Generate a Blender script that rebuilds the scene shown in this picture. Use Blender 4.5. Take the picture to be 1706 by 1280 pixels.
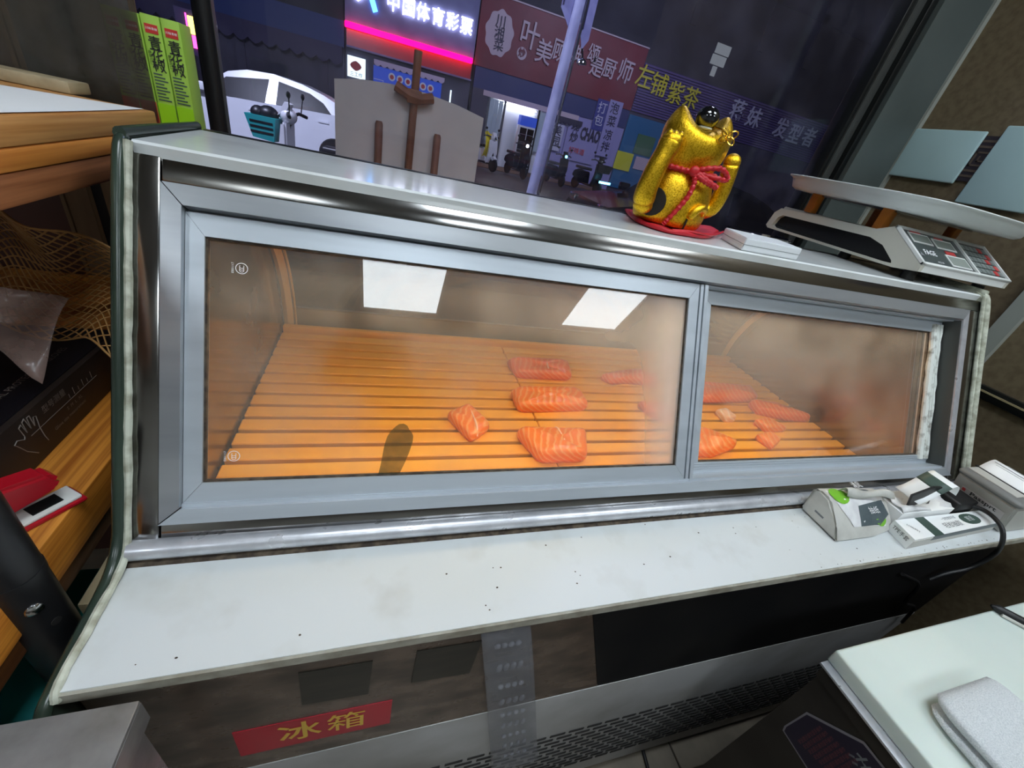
import bpy, bmesh, math, random
from mathutils import Vector, Matrix
random.seed(7)
for o in list(bpy.data.objects): bpy.data.objects.remove(o)
SC = bpy.context.scene
COL = SC.collection

# ------------------------------------------------------------------ camera
cam_data = bpy.data.cameras.new('camera')
cam_data.sensor_fit = 'HORIZONTAL'; cam_data.sensor_width = 36.0
cam_data.lens = 671.386 / 1706 * 36.0
cam_data.clip_start = 0.02; cam_data.clip_end = 200
cam = bpy.data.objects.new('camera', cam_data); COL.objects.link(cam)
_yaw, _pitch, _roll = 0.382253, 0.539140, -0.240084
_f = Vector((math.sin(_yaw)*math.cos(_pitch), math.cos(_yaw)*math.cos(_pitch), -math.sin(_pitch)))
_r = Vector((math.cos(_yaw), -math.sin(_yaw), 0)); _d = _f.cross(_r)
_r2 = math.cos(_roll)*_r + math.sin(_roll)*_d; _d2 = -math.sin(_roll)*_r + math.cos(_roll)*_d
_m = Matrix((_r2, -_d2, -_f)).transposed().to_4x4(); _m.translation = Vector((0.25997, -0.59597, 1.43694))
cam.matrix_world = _m
SC.camera = cam

# ------------------------------------------------------------------ world, exposure
w = bpy.data.worlds.new('night'); SC.world = w; w.use_nodes = True
_bg = w.node_tree.nodes['Background']; _bg.inputs[0].default_value = (0.0020, 0.0024, 0.006, 1); _bg.inputs[1].default_value = 1.0
SC.view_settings.view_transform = 'Standard'; SC.view_settings.look = 'None'
SC.view_settings.gamma = 1.0; SC.view_settings.use_curve_mapping = False
SC.view_settings.exposure = 0.78
SC.cycles.use_denoising = True
SC.cycles.max_bounces = 10; SC.cycles.transparent_max_bounces = 24; SC.cycles.sample_clamp_indirect = 6.0

# ------------------------------------------------------------------ materials
MATS = {}
def srgb(r, g, b):
    f = lambda c: (c/255/12.92) if c/255 <= 0.04045 else ((c/255+0.055)/1.055)**2.4
    return (f(r), f(g), f(b), 1)
def nodes(name):
    m = bpy.data.materials.new(name); m.use_nodes = True
    nt = m.node_tree; nt.nodes.clear(); MATS[name] = m
    out = nt.nodes.new('ShaderNodeOutputMaterial')
    return m, nt, out
def N(nt, t, **kw):
    n = nt.nodes.new(t)
    for k, v in kw.items():
        if k.startswith('i_'):
            k2 = k[2:]; k2 = int(k2) if k2.isdigit() else k2.replace('_', ' ')
            n.inputs[k2].default_value = v
        else: setattr(n, k, v)
    return n
def mat(name, c, rough=0.5, metal=0.0, c2=None, nscale=20, namt=(0.4, 0.65), stretch=(1, 1, 1), bump=0.0, bscale=None, spec=0.5, coat=0.0, sss=0.0, emit=None, estr=0.0, rvar=0.0, alpha=1.0, trans=0.0, detail=4):
    m, nt, out = nodes(name)
    b = N(nt, 'ShaderNodeBsdfPrincipled'); nt.links.new(b.outputs[0], out.inputs[0])
    b.inputs['Base Color'].default_value = c; b.inputs['Roughness'].default_value = rough
    b.inputs['Metallic'].default_value = metal; b.inputs['Specular IOR Level'].default_value = spec
    b.inputs['Coat Weight'].default_value = coat; b.inputs['Coat Roughness'].default_value = 0.08
    b.inputs['Alpha'].default_value = alpha; b.inputs['Transmission Weight'].default_value = trans
    if sss: b.inputs['Subsurface Weight'].default_value = sss; b.inputs['Subsurface Radius'].default_value = (0.02, 0.01, 0.006); b.inputs['Subsurface Scale'].default_value = 0.3
    if emit: b.inputs['Emission Color'].default_value = emit; b.inputs['Emission Strength'].default_value = estr
    if c2 or bump or rvar:
        tc = N(nt, 'ShaderNodeTexCoord'); mp = N(nt, 'ShaderNodeMapping'); mp.inputs['Scale'].default_value = stretch
        nt.links.new(tc.outputs['Object'], mp.inputs[0])
        nz = N(nt, 'ShaderNodeTexNoise'); nz.inputs['Scale'].default_value = nscale; nz.inputs['Detail'].default_value = detail
        nt.links.new(mp.outputs[0], nz.inputs['Vector'])
        if c2:
            r = N(nt, 'ShaderNodeValToRGB'); r.color_ramp.elements[0].position = namt[0]; r.color_ramp.elements[1].position = namt[1]
            r.color_ramp.elements[0].color = c; r.color_ramp.elements[1].color = c2
            nt.links.new(nz.outputs[0], r.inputs[0]); nt.links.new(r.outputs[0], b.inputs['Base Color'])
        if rvar:
            mr = N(nt, 'ShaderNodeMapRange'); mr.inputs['From Min'].default_value = 0.35; mr.inputs['From Max'].default_value = 0.65
            mr.inputs['To Min'].default_value = max(0.02, rough-rvar); mr.inputs['To Max'].default_value = min(1, rough+rvar)
            nt.links.new(nz.outputs[0], mr.inputs['Value']); nt.links.new(mr.outputs[0], b.inputs['Roughness'])
        if bump:
            nb = nz
            if bscale:
                nb = N(nt, 'ShaderNodeTexNoise'); nb.inputs['Scale'].default_value = bscale; nb.inputs['Detail'].default_value = detail
                nt.links.new(mp.outputs[0], nb.inputs['Vector'])
            bp = N(nt, 'ShaderNodeBump'); bp.inputs['Strength'].default_value = bump; bp.inputs['Distance'].default_value = 0.004
            nt.links.new(nb.outputs[0], bp.inputs['Height']); nt.links.new(bp.outputs[0], b.inputs['Normal'])
    return m
def emis(name, c, s):
    m, nt, out = nodes(name)
    e = N(nt, 'ShaderNodeEmission'); e.inputs[0].default_value = c; e.inputs[1].default_value = s
    nt.links.new(e.outputs[0], out.inputs[0]); return m
def glass(name, tint=(1, 1, 1, 1), refl=1.0, haze=0.0, hazecol=(0.8, 0.8, 0.8, 1), hscale=4.0, hlo=0.45, hhi=0.8, grad=None, rough=0.0):
    """thin clear pane: transparent + fresnel mirror, with a film of condensation or dust (diffuse + translucent)"""
    m, nt, out = nodes(name)
    tr = N(nt, 'ShaderNodeBsdfTransparent'); tr.inputs[0].default_value = tint
    gl = N(nt, 'ShaderNodeBsdfGlossy'); gl.inputs['Roughness'].default_value = rough
    fr = N(nt, 'ShaderNodeFresnel'); ge = N(nt, 'ShaderNodeNewGeometry')      # same reflectance on both faces of the thin pane
    io = N(nt, 'ShaderNodeMapRange'); io.inputs['To Min'].default_value = 1.5; io.inputs['To Max'].default_value = 1/1.5
    nt.links.new(ge.outputs['Backfacing'], io.inputs['Value']); nt.links.new(io.outputs[0], fr.inputs['IOR'])
    mu = N(nt, 'ShaderNodeMath', operation='MULTIPLY'); mu.inputs[1].default_value = refl; mu.use_clamp = True
    nt.links.new(fr.outputs[0], mu.inputs[0])
    last = tr.outputs[0]
    if haze > 0:
        df = N(nt, 'ShaderNodeBsdfDiffuse'); df.inputs[0].default_value = hazecol
        tl = N(nt, 'ShaderNodeBsdfTranslucent'); tl.inputs[0].default_value = hazecol
        ad = N(nt, 'ShaderNodeMixShader'); ad.inputs[0].default_value = 0.5
        nt.links.new(df.outputs[0], ad.inputs[1]); nt.links.new(tl.outputs[0], ad.inputs[2])
        tc = N(nt, 'ShaderNodeTexCoord')
        nz = N(nt, 'ShaderNodeTexNoise'); nz.inputs['Scale'].default_value = hscale; nz.inputs['Detail'].default_value = 3
        nt.links.new(tc.outputs['Object'], nz.inputs['Vector'])
        mr = N(nt, 'ShaderNodeMapRange', interpolation_type='SMOOTHSTEP'); mr.inputs['From Min'].default_value = hlo; mr.inputs['From Max'].default_value = hhi
        mr.inputs['To Min'].default_value = haze*0.15; mr.inputs['To Max'].default_value = haze
        nt.links.new(nz.outputs[0], mr.inputs['Value'])
        fac = mr.outputs[0]
        if grad:      # condensation gathers around a spot: (centre xyz, radii xyz, amount)
            for (cx, rr, am) in grad:
                mp = N(nt, 'ShaderNodeMapping', vector_type='TEXTURE'); mp.inputs['Location'].default_value = cx; mp.inputs['Scale'].default_value = rr
                nt.links.new(tc.outputs['Object'], mp.inputs[0])
                gr = N(nt, 'ShaderNodeTexGradient', gradient_type='QUADRATIC_SPHERE'); nt.links.new(mp.outputs[0], gr.inputs[0])
                m2 = N(nt, 'ShaderNodeMath', operation='MULTIPLY_ADD'); m2.inputs[1].default_value = am
                nt.links.new(gr.outputs[0], m2.inputs[0]); nt.links.new(fac, m2.inputs[2]); m2.use_clamp = True
                fac = m2.outputs[0]
        mh = N(nt, 'ShaderNodeMixShader'); nt.links.new(fac, mh.inputs[0]); nt.links.new(tr.outputs[0], mh.inputs[1]); nt.links.new(ad.outputs[0], mh.inputs[2])
        last = mh.outputs[0]
    mx = N(nt, 'ShaderNodeMixShader'); nt.links.new(mu.outputs[0], mx.inputs[0]); nt.links.new(last, mx.inputs[1]); nt.links.new(gl.outputs[0], mx.inputs[2])
    nt.links.new(mx.outputs[0], out.inputs[0]); return m
def film(name, c, a, rough=0.3, nscale=30, var=0.1, bump=0.3):
    """soft clear plastic film: part transparent, part shiny diffuse"""
    m, nt, out = nodes(name)
    b = N(nt, 'ShaderNodeBsdfPrincipled'); b.inputs['Base Color'].default_value = c; b.inputs['Roughness'].default_value = rough
    tc = N(nt, 'ShaderNodeTexCoord'); nz = N(nt, 'ShaderNodeTexNoise'); nz.inputs['Scale'].default_value = nscale; nz.inputs['Detail'].default_value = 5
    nt.links.new(tc.outputs['Object'], nz.inputs['Vector'])
    mr = N(nt, 'ShaderNodeMapRange'); mr.inputs['From Min'].default_value = 0.35; mr.inputs['From Max'].default_value = 0.65
    mr.inputs['To Min'].default_value = max(0, a-var); mr.inputs['To Max'].default_value = min(1, a+var)
    nt.links.new(nz.outputs[0], mr.inputs['Value'])
    bp = N(nt, 'ShaderNodeBump'); bp.inputs['Strength'].default_value = bump; bp.inputs['Distance'].default_value = 0.01
    nt.links.new(nz.outputs[0], bp.inputs['Height']); nt.links.new(bp.outputs[0], b.inputs['Normal'])
    tr = N(nt, 'ShaderNodeBsdfTransparent')
    mx = N(nt, 'ShaderNodeMixShader'); nt.links.new(mr.outputs[0], mx.inputs[0]); nt.links.new(tr.outputs[0], mx.inputs[1]); nt.links.new(b.outputs[0], mx.inputs[2])
    nt.links.new(mx.outputs[0], out.inputs[0]); return m
def wood(name, a, b_, scale=30, stretch=(1, 0.06, 1), rough=0.45):
    return mat(name, a, rough, c2=b_, nscale=scale, namt=(0.35, 0.68), stretch=stretch, bump=0.08, detail=8)

# ------------------------------------------------------------------ mesh building
class MB:
    """collects shapes into one mesh"""
    def __init__(s, M=None): s.bm = bmesh.new(); s.M = M
    def _fin(s, vs):
        if s.M: bmesh.ops.transform(s.bm, matrix=s.M, verts=vs)
    def box(s, lo, hi, bev=0.0, seg=2, M=None):
        r = bmesh.ops.create_cube(s.bm, size=1.0); vs = r['verts']
        for v in vs: v.co = Vector([lo[i] + (v.co[i]+0.5)*(hi[i]-lo[i]) for i in range(3)])
        if bev:
            es = list({e for v in vs for e in v.link_edges})
            rb = bmesh.ops.bevel(s.bm, geom=es, offset=bev, segments=seg, affect='EDGES', profile=0.5)
            vs = list({v for f in rb['faces'] for v in f.verts} | {v for v in vs if v.is_valid})
        if M: bmesh.ops.transform(s.bm, matrix=M, verts=vs)
        s._fin(vs); return vs
    def prism(s, pts, a, b, axis=0, M=None):
        """polygon pts (2-D) extruded along axis from a to b; 2-D coords are the other two axes in order"""
        def mk(p, t):
            c = [p[0], p[1]]; c.insert(axis, t); return s.bm.verts.new(c)
        A = [mk(p, a) for p in pts]; B = [mk(p, b) for p in pts]; n = len(pts)
        fs = [s.bm.faces.new(A), s.bm.faces.new(B[::-1])]
        for i in range(n): fs.append(s.bm.faces.new((A[i], B[i], B[(i+1) % n], A[(i+1) % n])))
        if M: bmesh.ops.transform(s.bm, matrix=M, verts=A+B)
        bmesh.ops.recalc_face_normals(s.bm, faces=fs)
        s._fin(A+B); return A+B
    def tube(s, path, r, seg=10, closed=False, cap=True, flat=None):
        path = [Vector(p) for p in path]; n = len(path); rings = []
        rr = r if isinstance(r, (list, tuple)) else [r]*n
        up = None; vs = []
        for i, p in enumerate(path):
            if closed: t = path[(i+1) % n]-path[i-1]
            else: t = path[min(i+1, n-1)]-path[max(i-1, 0)]
            t.normalize()
            if up is None:
                up = Vector((0, 0, 1)) if abs(t.z) < 0.9 else Vector((1, 0, 0))
            side = t.cross(up); side.normalize(); up = side.cross(t); up.normalize()
            ring = []
            for k in range(seg):
                a = 2*math.pi*k/seg
                ring.append(s.bm.verts.new(p + side*math.cos(a)*rr[i]*(flat or 1) + up*math.sin(a)*rr[i]))
            rings.append(ring); vs += ring
        fs = []
        for i in range(n if closed else n-1):
            A, B = rings[i], rings[(i+1) % n]
            for k in range(seg): fs.append(s.bm.faces.new((A[k], A[(k+1) % seg], B[(k+1) % seg], B[k])))
        if cap and not closed:
            fs.append(s.bm.faces.new(rings[0][::-1])); fs.append(s.bm.faces.new(rings[-1]))
        bmesh.ops.recalc_face_normals(s.bm, faces=fs)
        s._fin(vs); return vs
    def lathe(s, prof, seg=24, M=None, sx=1, sy=1):
        """prof: (radius, z) list"""
        rings = []; vs = []
        for r, z in prof:
            ring = [s.bm.verts.new((r*sx*math.cos(2*math.pi*k/seg), r*sy*math.sin(2*math.pi*k/seg), z)) for k in range(seg)]
            rings.append(ring); vs += ring
        fs = []
        for A, B in zip(rings, rings[1:]):
            for k in range(seg): fs.append(s.bm.faces.new((A[k], A[(k+1) % seg], B[(k+1) % seg], B[k])))
        if prof[0][0] > 1e-6: fs.append(s.bm.faces.new(rings[0][::-1]))
        if prof[-1][0] > 1e-6: fs.append(s.bm.faces.new(rings[-1]))
        bmesh.ops.recalc_face_normals(s.bm, faces=fs)
        if M: bmesh.ops.transform(s.bm, matrix=M, verts=vs)
        s._fin(vs); return vs
    def ball(s, c, r, u=16, v=10, M=None):
        rr = r if isinstance(r, (tuple, list)) else (r, r, r)
        res = bmesh.ops.create_uvsphere(s.bm, u_segments=u, v_segments=v, radius=1.0); vs = res['verts']
        for x in vs: x.co = Vector((x.co.x*rr[0], x.co.y*rr[1], x.co.z*rr[2]))
        if M: bmesh.ops.transform(s.bm, matrix=M, verts=vs)
        for x in vs: x.co += Vector(c)
        s._fin(vs); return vs
    def face(s, pts):
        vs = [s.bm.verts.new(p) for p in pts]; s.bm.faces.new(vs); s._fin(vs); return vs
    def grid(s, fn, nu, nv, thick=0.0):
        """sheet from fn(u,v)->xyz; optional thickness along -normal"""
        G = [[s.bm.verts.new(fn(i/nu, j/nv)) for j in range(nv+1)] for i in range(nu+1)]
        fs = [s.bm.faces.new((G[i][j], G[i+1][j], G[i+1][j+1], G[i][j+1])) for i in range(nu) for j in range(nv)]
        vs = [v for r in G for v in r]
        if thick:
            s.bm.normal_update()
            r = bmesh.ops.solidify(s.bm, geom=fs, thickness=thick)
            vs += [g for g in r['geom'] if isinstance(g, bmesh.types.BMVert)]
        vs = list(set(vs)); s._fin(vs); return vs
    def build(s, name, m, parent=None, smooth=False, M=None, kind=None, label=None):
        me = bpy.data.meshes.new(name); s.bm.to_mesh(me); s.bm.free()
        me.materials.append(m if not isinstance(m, str) else MATS[m])
        return link(name, me, parent, smooth, M, kind, label)
def link(name, me, parent=None, smooth=False, M=None, kind=None, label=None):
    o = bpy.data.objects.new(name, me); COL.objects.link(o)
    if smooth:
        me.polygons.foreach_set('use_smooth', [True]*len(me.polygons)); me.update()
        if smooth != 'all':
            try: me.set_sharp_from_angle(angle=math.radians(40))
            except Exception: pass
    if parent:
        o.parent = parent
        if parent.name in WORLD: o.matrix_parent_inverse = WORLD[parent.name]
    if M: o.matrix_basis = M
    if kind: o['kind'] = kind
    if label: o['label'] = label
    return o
def tag(o, label=None, cat=None, group=None, kind=None):
    if label: o['label'] = label
    if cat: o['category'] = cat
    if group: o['group'] = group
    if kind: o['kind'] = kind
    return o
WORLD = {}
def thing(name, label, cat, loc=(0, 0, 0), rz=0.0, group=None, M=None, world=False):
    o = bpy.data.objects.new(name, None); COL.objects.link(o); o.empty_display_size = 0.05
    if M is not None: o.matrix_world = M
    else: o.location = loc; o.rotation_euler = (0, 0, rz)
    if world: WORLD[o.name] = Matrix.Translation(loc).inverted()   # children are given in world coordinates
    return tag(o, label, cat, group)
def bx(name, lo, hi, m, parent=None, bev=0.0, seg=2, M=None, kind=None, label=None):
    b = MB(); b.box(lo, hi, bev, seg); return b.build(name, m, parent, smooth=bool(bev), M=M, kind=kind, label=label)
_TXT = {}
def text_mesh(s, size=1.0, depth=0.0, bold=0.0, align='CENTER', space=1.0):
    key = (s, size, depth, bold, align, space)
    if key in _TXT: return _TXT[key]
    cu = bpy.data.curves.new('lettering', 'FONT'); cu.body = s; cu.size = size; cu.extrude = depth; cu.offset = bold
    cu.align_x = align; cu.align_y = 'CENTER'; cu.resolution_u = 2; cu.space_line = 1.0; cu.space_character = space
    o = bpy.data.objects.new('tmp', cu); COL.objects.link(o)
    bpy.context.view_layer.update(); dg = bpy.context.evaluated_depsgraph_get()
    me = bpy.data.meshes.new_from_object(o.evaluated_get(dg)); me.materials.clear()
    bpy.data.objects.remove(o); bpy.data.curves.remove(cu); _TXT[key] = me; return me
def text(s, size, m, parent, M, depth=0.0, bold=0.0, align='CENTER', name='lettering', sx=1.0, space=1.0, label=None):
    me = text_mesh(s, size, depth, bold, align, space).copy(); me.materials.append(MATS[m] if isinstance(m, str) else m)
    o = link(name, me, parent, label=label); o.matrix_basis = M @ Matrix.Diagonal((sx, 1, 1, 1)); return o
def frame_M(origin, xdir, ydir):
    x = Vector(xdir).normalized(); y = Vector(ydir); y = (y - x*y.dot(x)).normalized(); z = x.cross(y)
    m = Matrix((x, y, z)).transposed().to_4x4(); m.translation = Vector(origin); return m
def T(x, y, z): return Matrix.Translation((x, y, z))
def RX(a): return Matrix.Rotation(math.radians(a), 4, 'X')
def RY(a): return Matrix.Rotation(math.radians(a), 4, 'Y')
def RZ(a): return Matrix.Rotation(math.radians(a), 4, 'Z')
def smoothpath(pts, n=6):
    """Catmull-Rom through pts"""
    P = [Vector(p) for p in pts]; P = [2*P[0]-P[1]] + P + [2*P[-1]-P[-2]]; out = []
    for i in range(1, len(P)-2):
        for k in range(n):
            t = k/n; a, b, c, d = P[i-1], P[i], P[i+1], P[i+2]
            out.append(0.5*((2*b)+(c-a)*t+(2*a-5*b+4*c-d)*t*t+(3*b-a-3*c+d)*t**3))
    out.append(P[-2]); return out

# ------------------------------------------------------------------ material list
mat('white_board', srgb(226, 230, 230), 0.10, c2=srgb(208, 211, 208), nscale=9, namt=(0.5, 0.8), bump=0.02, spec=0.5)
mat('counter_white', srgb(208, 213, 214), 0.42, c2=srgb(190, 192, 188), nscale=14, namt=(0.55, 0.85), bump=0.03)
mat('board_edge', srgb(168, 165, 152), 0.5, c2=srgb(140, 134, 120), nscale=40)
mat('steel', srgb(158, 158, 158), 0.16, 1.0, c2=srgb(134, 132, 128), nscale=9, stretch=(0.25, 1, 1), rvar=0.05)
mat('steel_bright', srgb(214, 216, 222), 0.34, 0.55, c2=srgb(190, 192, 198), nscale=30, rvar=0.08)
mat('aluminium', srgb(190, 198, 206), 0.36, 0.35, c2=srgb(176, 184, 192), nscale=24, stretch=(0.1, 1, 1), spec=0.5)
mat('aluminium_grey', srgb(172, 176, 180), 0.32, 0.6, c2=srgb(150, 154, 160), nscale=20, stretch=(0.1, 1, 1))
mat('gap_black', srgb(22, 20, 20), 0.7)
mat('grime', srgb(52, 42, 34), 0.9, c2=srgb(90, 78, 64), nscale=90)
mat('green_paint', srgb(40, 52, 44), 0.25, c2=srgb(50, 64, 54), nscale=12, bump=0.01, spec=0.5)
mat('cream_seal', srgb(196, 200, 184), 0.6, c2=srgb(150, 150, 132), nscale=60, bump=0.3)
mat('white_seal', srgb(216, 220, 214), 0.6, c2=srgb(120, 116, 106), nscale=55, namt=(0.5, 0.72), bump=0.4)
mat('slat_orange', srgb(250, 178, 66), 0.5, c2=srgb(244, 164, 50), nscale=16, stretch=(0.12, 1, 1), bump=0.03)
mat('deck_brown', srgb(70, 46, 22), 0.6)
mat('inner_metal', srgb(150, 140, 124), 0.2, 0.85, c2=srgb(128, 116, 100), nscale=5, rvar=0.08)
mat('inner_grey', srgb(138, 136, 118), 0.5, c2=srgb(120, 118, 104), nscale=6)
mat('rib_beige', srgb(212, 184, 134), 0.4)
mat('stone_laminate', srgb(104, 88, 76), 0.3, c2=srgb(66, 57, 50), nscale=38, namt=(0.35, 0.7), stretch=(0.5, 1, 1), rvar=0.06, detail=9)
mat('reflection_black', srgb(24, 24, 26), 0.35, c2=srgb(34, 33, 33), nscale=6, spec=0.2)
mat('patch_dark', srgb(40, 38, 33), 0.4, c2=srgb(54, 50, 43), nscale=80, stretch=(0.2, 1, 1))
mat('plinth_steel', srgb(172, 172, 172), 0.38, 0.2, c2=srgb(150, 148, 144), nscale=5, rvar=0.08)
mat('sticker_red', srgb(176, 28, 48), 0.35)
mat('sticker_gold', srgb(226, 184, 72), 0.4)
mat('ink_white', srgb(232, 234, 236), 0.5)
mat('ink_black', srgb(20, 20, 22), 0.5)
mat('ink_grey', srgb(110, 114, 118), 0.6)
mat('wall_brown', srgb(112, 98, 74), 0.7, c2=srgb(98, 84, 62), nscale=50, bump=0.05)
mat('wall_cream', srgb(206, 204, 196), 0.8)
mat('ceiling_white', srgb(225, 224, 220), 0.8)
mat('ceiling_grey', srgb(140, 134, 126), 0.7)
mat('pillar_grey', srgb(84, 92, 90), 0.45, c2=srgb(74, 82, 80), nscale=4)
mat('frame_dark', srgb(34, 34, 36), 0.35, 0.3)
mat('frame_mid', srgb(74, 76, 74), 0.4, 0.3)
mat('wall_grey', srgb(84, 84, 84), 0.7)
mat('floor_tile', srgb(128, 118, 104), 0.45, c2=srgb(104, 96, 84), nscale=8, bump=0.03, detail=8)
mat('grout', srgb(60, 55, 48), 0.9)
mat('trim_pale', srgb(150, 154, 146), 0.5)
mat('trim_black', srgb(18, 20, 20), 0.3)
mat('trim_gold', srgb(160, 146, 112), 0.4)
glass('window_glass', tint=(0.90, 0.90, 0.96, 1), refl=0.7, haze=0.05, hazecol=(0.5, 0.5, 0.7, 1), hscale=7, hlo=0.4, hhi=0.75)
glass('curved_glass', tint=(0.9, 0.92, 0.9, 1), refl=1.0, haze=0.16, hazecol=(0.75, 0.72, 0.66, 1), hscale=5, hlo=0.4, hhi=0.7)
emis('panel_light', (0.84, 0.93, 1.0, 1), 9.0)
emis('tube_warm', (1.0, 0.78, 0.48, 1), 12.0)

# ------------------------------------------------------------------ the room
def struct(name, lo, hi, m): return tag(bx(name, lo, hi, m), kind='structure')
floor = struct('floor', (-2.2, -4.2, -0.06), (4.2, 0.70, -0.004), 'grout')
_tile = None
for i in range(10):
    for j in range(8):
        x0 = -2.17 + i*0.6 + 0.31; y0 = -4.18 + j*0.6 + 0.17
        if _tile is None:
            b = MB(); b.box((0.002, 0.002, -0.004), (0.597, 0.597, 0.0), 0.0015, 1); t = b.build('floor_tile', 'floor_tile', floor); _tile = t
        else:
            t = _tile.copy(); COL.objects.link(t)
        t.location = (x0, y0, 0)
struct('ceiling', (-2.2, -4.2, 2.86), (4.2, 0.76, 2.95), 'ceiling_grey')
struct('wall_back', (-2.2, -4.3, 0), (4.2, -4.2, 2.9), 'wall_cream')
struct('wall_left', (-2.3, -4.2, 0), (-2.2, 0.76, 2.9), 'wall_cream')
wr = struct('wall_right', (2.02, -1.3, 0), (2.12, 0.76, 2.9), 'wall_brown')
struct('wall_far_right', (4.2, -4.2, 0), (4.3, -1.2, 2.9), 'wall_cream')
struct('wall_return', (2.12, -1.3, 0), (4.2, -1.2, 2.9), 'wall_brown')
struct('wall_front', (-2.2, 0.70, -0.2), (2.02, 0.78, 0.98), 'wall_grey')
struct('trim_1', (1.815, 0.66, 0), (2.02, 0.70, 2.86), 'pillar_grey')          # grey pier beside the window
bx('edge_bead', (2.004, 0.652, 0), (2.02, 0.662, 2.86), 'trim_pale', bpy.data.objects['trim_1'])
# vertical pale strip, dark skirting rail and patterned band on the right wall
tag(bx('trim_2', (2.000, 0.061, 0.5), (2.02, 0.103, 2.86), 'trim_pale'), kind='structure')
t3 = tag(bx('trim_3', (1.998, -0.9, 1.062), (2.02, 0.66, 1.099), 'trim_black', bev=0.003), kind='structure')
bx('gold_line', (1.994, -0.9, 1.083), (1.999, 0.66, 1.088), 'trim_gold', t3)
mat('band_purple', srgb(44, 36, 44), 0.5); mat('band_tan', srgb(92, 78, 66), 0.5)
t4 = tag(bx('trim_4', (2.012, -0.2, 1.610), (2.02, 0.66, 1.735), 'band_purple'), kind='structure')
for z0, z1 in ((1.622, 1.628), (1.637, 1.643), (1.703, 1.709), (1.718, 1.724)):
    bx('band_line', (2.0105, -0.2, z0), (2.0122, 0.66, z1), 'band_tan', t4)
for k in range(9):
    y = 0.62 - k*0.088
    b = MB()
    for (a0, a1, c0, c1) in ((0, .05, .0, .005), (0, .05, .035, .04), (0, .005, .0, .04), (.045, .05, .0, .04), (.014, .036, .012, .016), (.014, .018, .012, .028)):
        b.box((2.0105, y-a1, 1.653+c0), (2.0122, y-a0, 1.653+c1))
    b.build('key_motif', 'band_tan', t4)

# the window: posts, rails, gaskets and panes
win = thing('window_1', None, None, (0.8, 0.71, 0.98), world=True); win['kind'] = 'structure'
def post(x0, x1, y0, y1, m='frame_dark', name='window_post', z0=0.98, z1=2.86, bev=0.004): return bx(name, (x0, y0, z0), (x1, y1, z1), m, win, bev=bev)
b = MB(); b.lathe([(0.019, 0.98), (0.019, 2.86)], 20, M=T(-0.120, 0.70, 0)); b.build('window_post', 'frame_dark', win, smooth=True)
bx('post_groove', (-0.1045, 0.695, 0.98), (-0.1005, 0.715, 2.86), 'frame_mid', win)
post(1.722, 1.752, 0.682, 0.745, 'trim_black'); post(1.752, 1.790, 0.692, 0.74, 'frame_mid'); post(1.790, 1.815, 0.676, 0.745, 'trim_black')
post(1.737, 1.742, 0.676, 0.684, 'frame_mid', 'post_bead', bev=0)
post(-1.40, -1.36, 0.68, 0.745)
bx('bottom_rail', (-2.2, 0.685, 0.98), (1.815, 0.745, 1.02), 'frame_dark', win, bev=0.004)
bx('top_rail', (-2.2, 0.685, 2.80), (1.815, 0.745, 2.86), 'frame_dark', win, bev=0.004)
for x0, x1 in ((-2.2, -1.40), (-1.36, -0.138), (-0.101, 1.722)):
    bx('pane', (x0, 0.712, 1.02), (x1, 0.718, 2.80), 'window_glass', win)

# ceiling light panels (two mirror in the cabinet glass; others added, unseen, as fill)
def ceiling_light(x, y, label):
    t = thing('ceiling_light', label, 'light', (x, y, 2.835), group='square ceiling light panels')
    b = MB()
    for lo, hi in (((-.30, -.30, 0), (.30, -.28, .025)), ((-.30, .28, 0), (.30, .30, .025)), ((-.30, -.28, 0), (-.28, .28, .025)), ((.28, -.28, 0), (.30, .28, .025))): b.box(lo, hi)
    b.build('frame', 'white_board', t)
    bx('diffuser', (-.28, -.28, 0.006), (.28, .28, .02), 'panel_light', t)
ceiling_light(0.43, -2.10, 'square white ceiling light panel mirrored in the left sliding door')
ceiling_light(2.13, -2.10, 'square white ceiling light panel mirrored beside the door overlap')
ceiling_light(0.43, -0.65, 'unseen square ceiling panel added as fill light straight above the cabinet counter')
ceiling_light(1.68, -0.65, 'unseen square ceiling panel added as fill light above the weighing scale end')
ceiling_light(-1.25, -2.10, 'unseen square ceiling panel added as fill light near the left wall, above the shelves')
ceiling_light(3.65, -2.10, 'unseen square ceiling panel added as fill light near the far right wall')

# ------------------------------------------------------------------ the display cabinet
CAB = thing('display_cabinet', 'long refrigerated display cabinet with sloping sliding glass doors and white counter', 'display cabinet', (0.8, 0.08, 0.0), world=True)
FM = frame_M((0, 0, 1.35), (1, 0, 0), (0, 0.488917, 0.872330))       # local x, up-slope, outward
def fb(name, x0, x1, s0, s1, n0, n1, m, parent=CAB, bev=0.0):
    """box lying in the sloping rear face: x range, distance down the slope, height above the face"""
    b = MB(FM); b.box((x0, -s1, n0), (x1, -s0, n1), bev); return b.build(name, m, parent, smooth=bool(bev))
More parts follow.
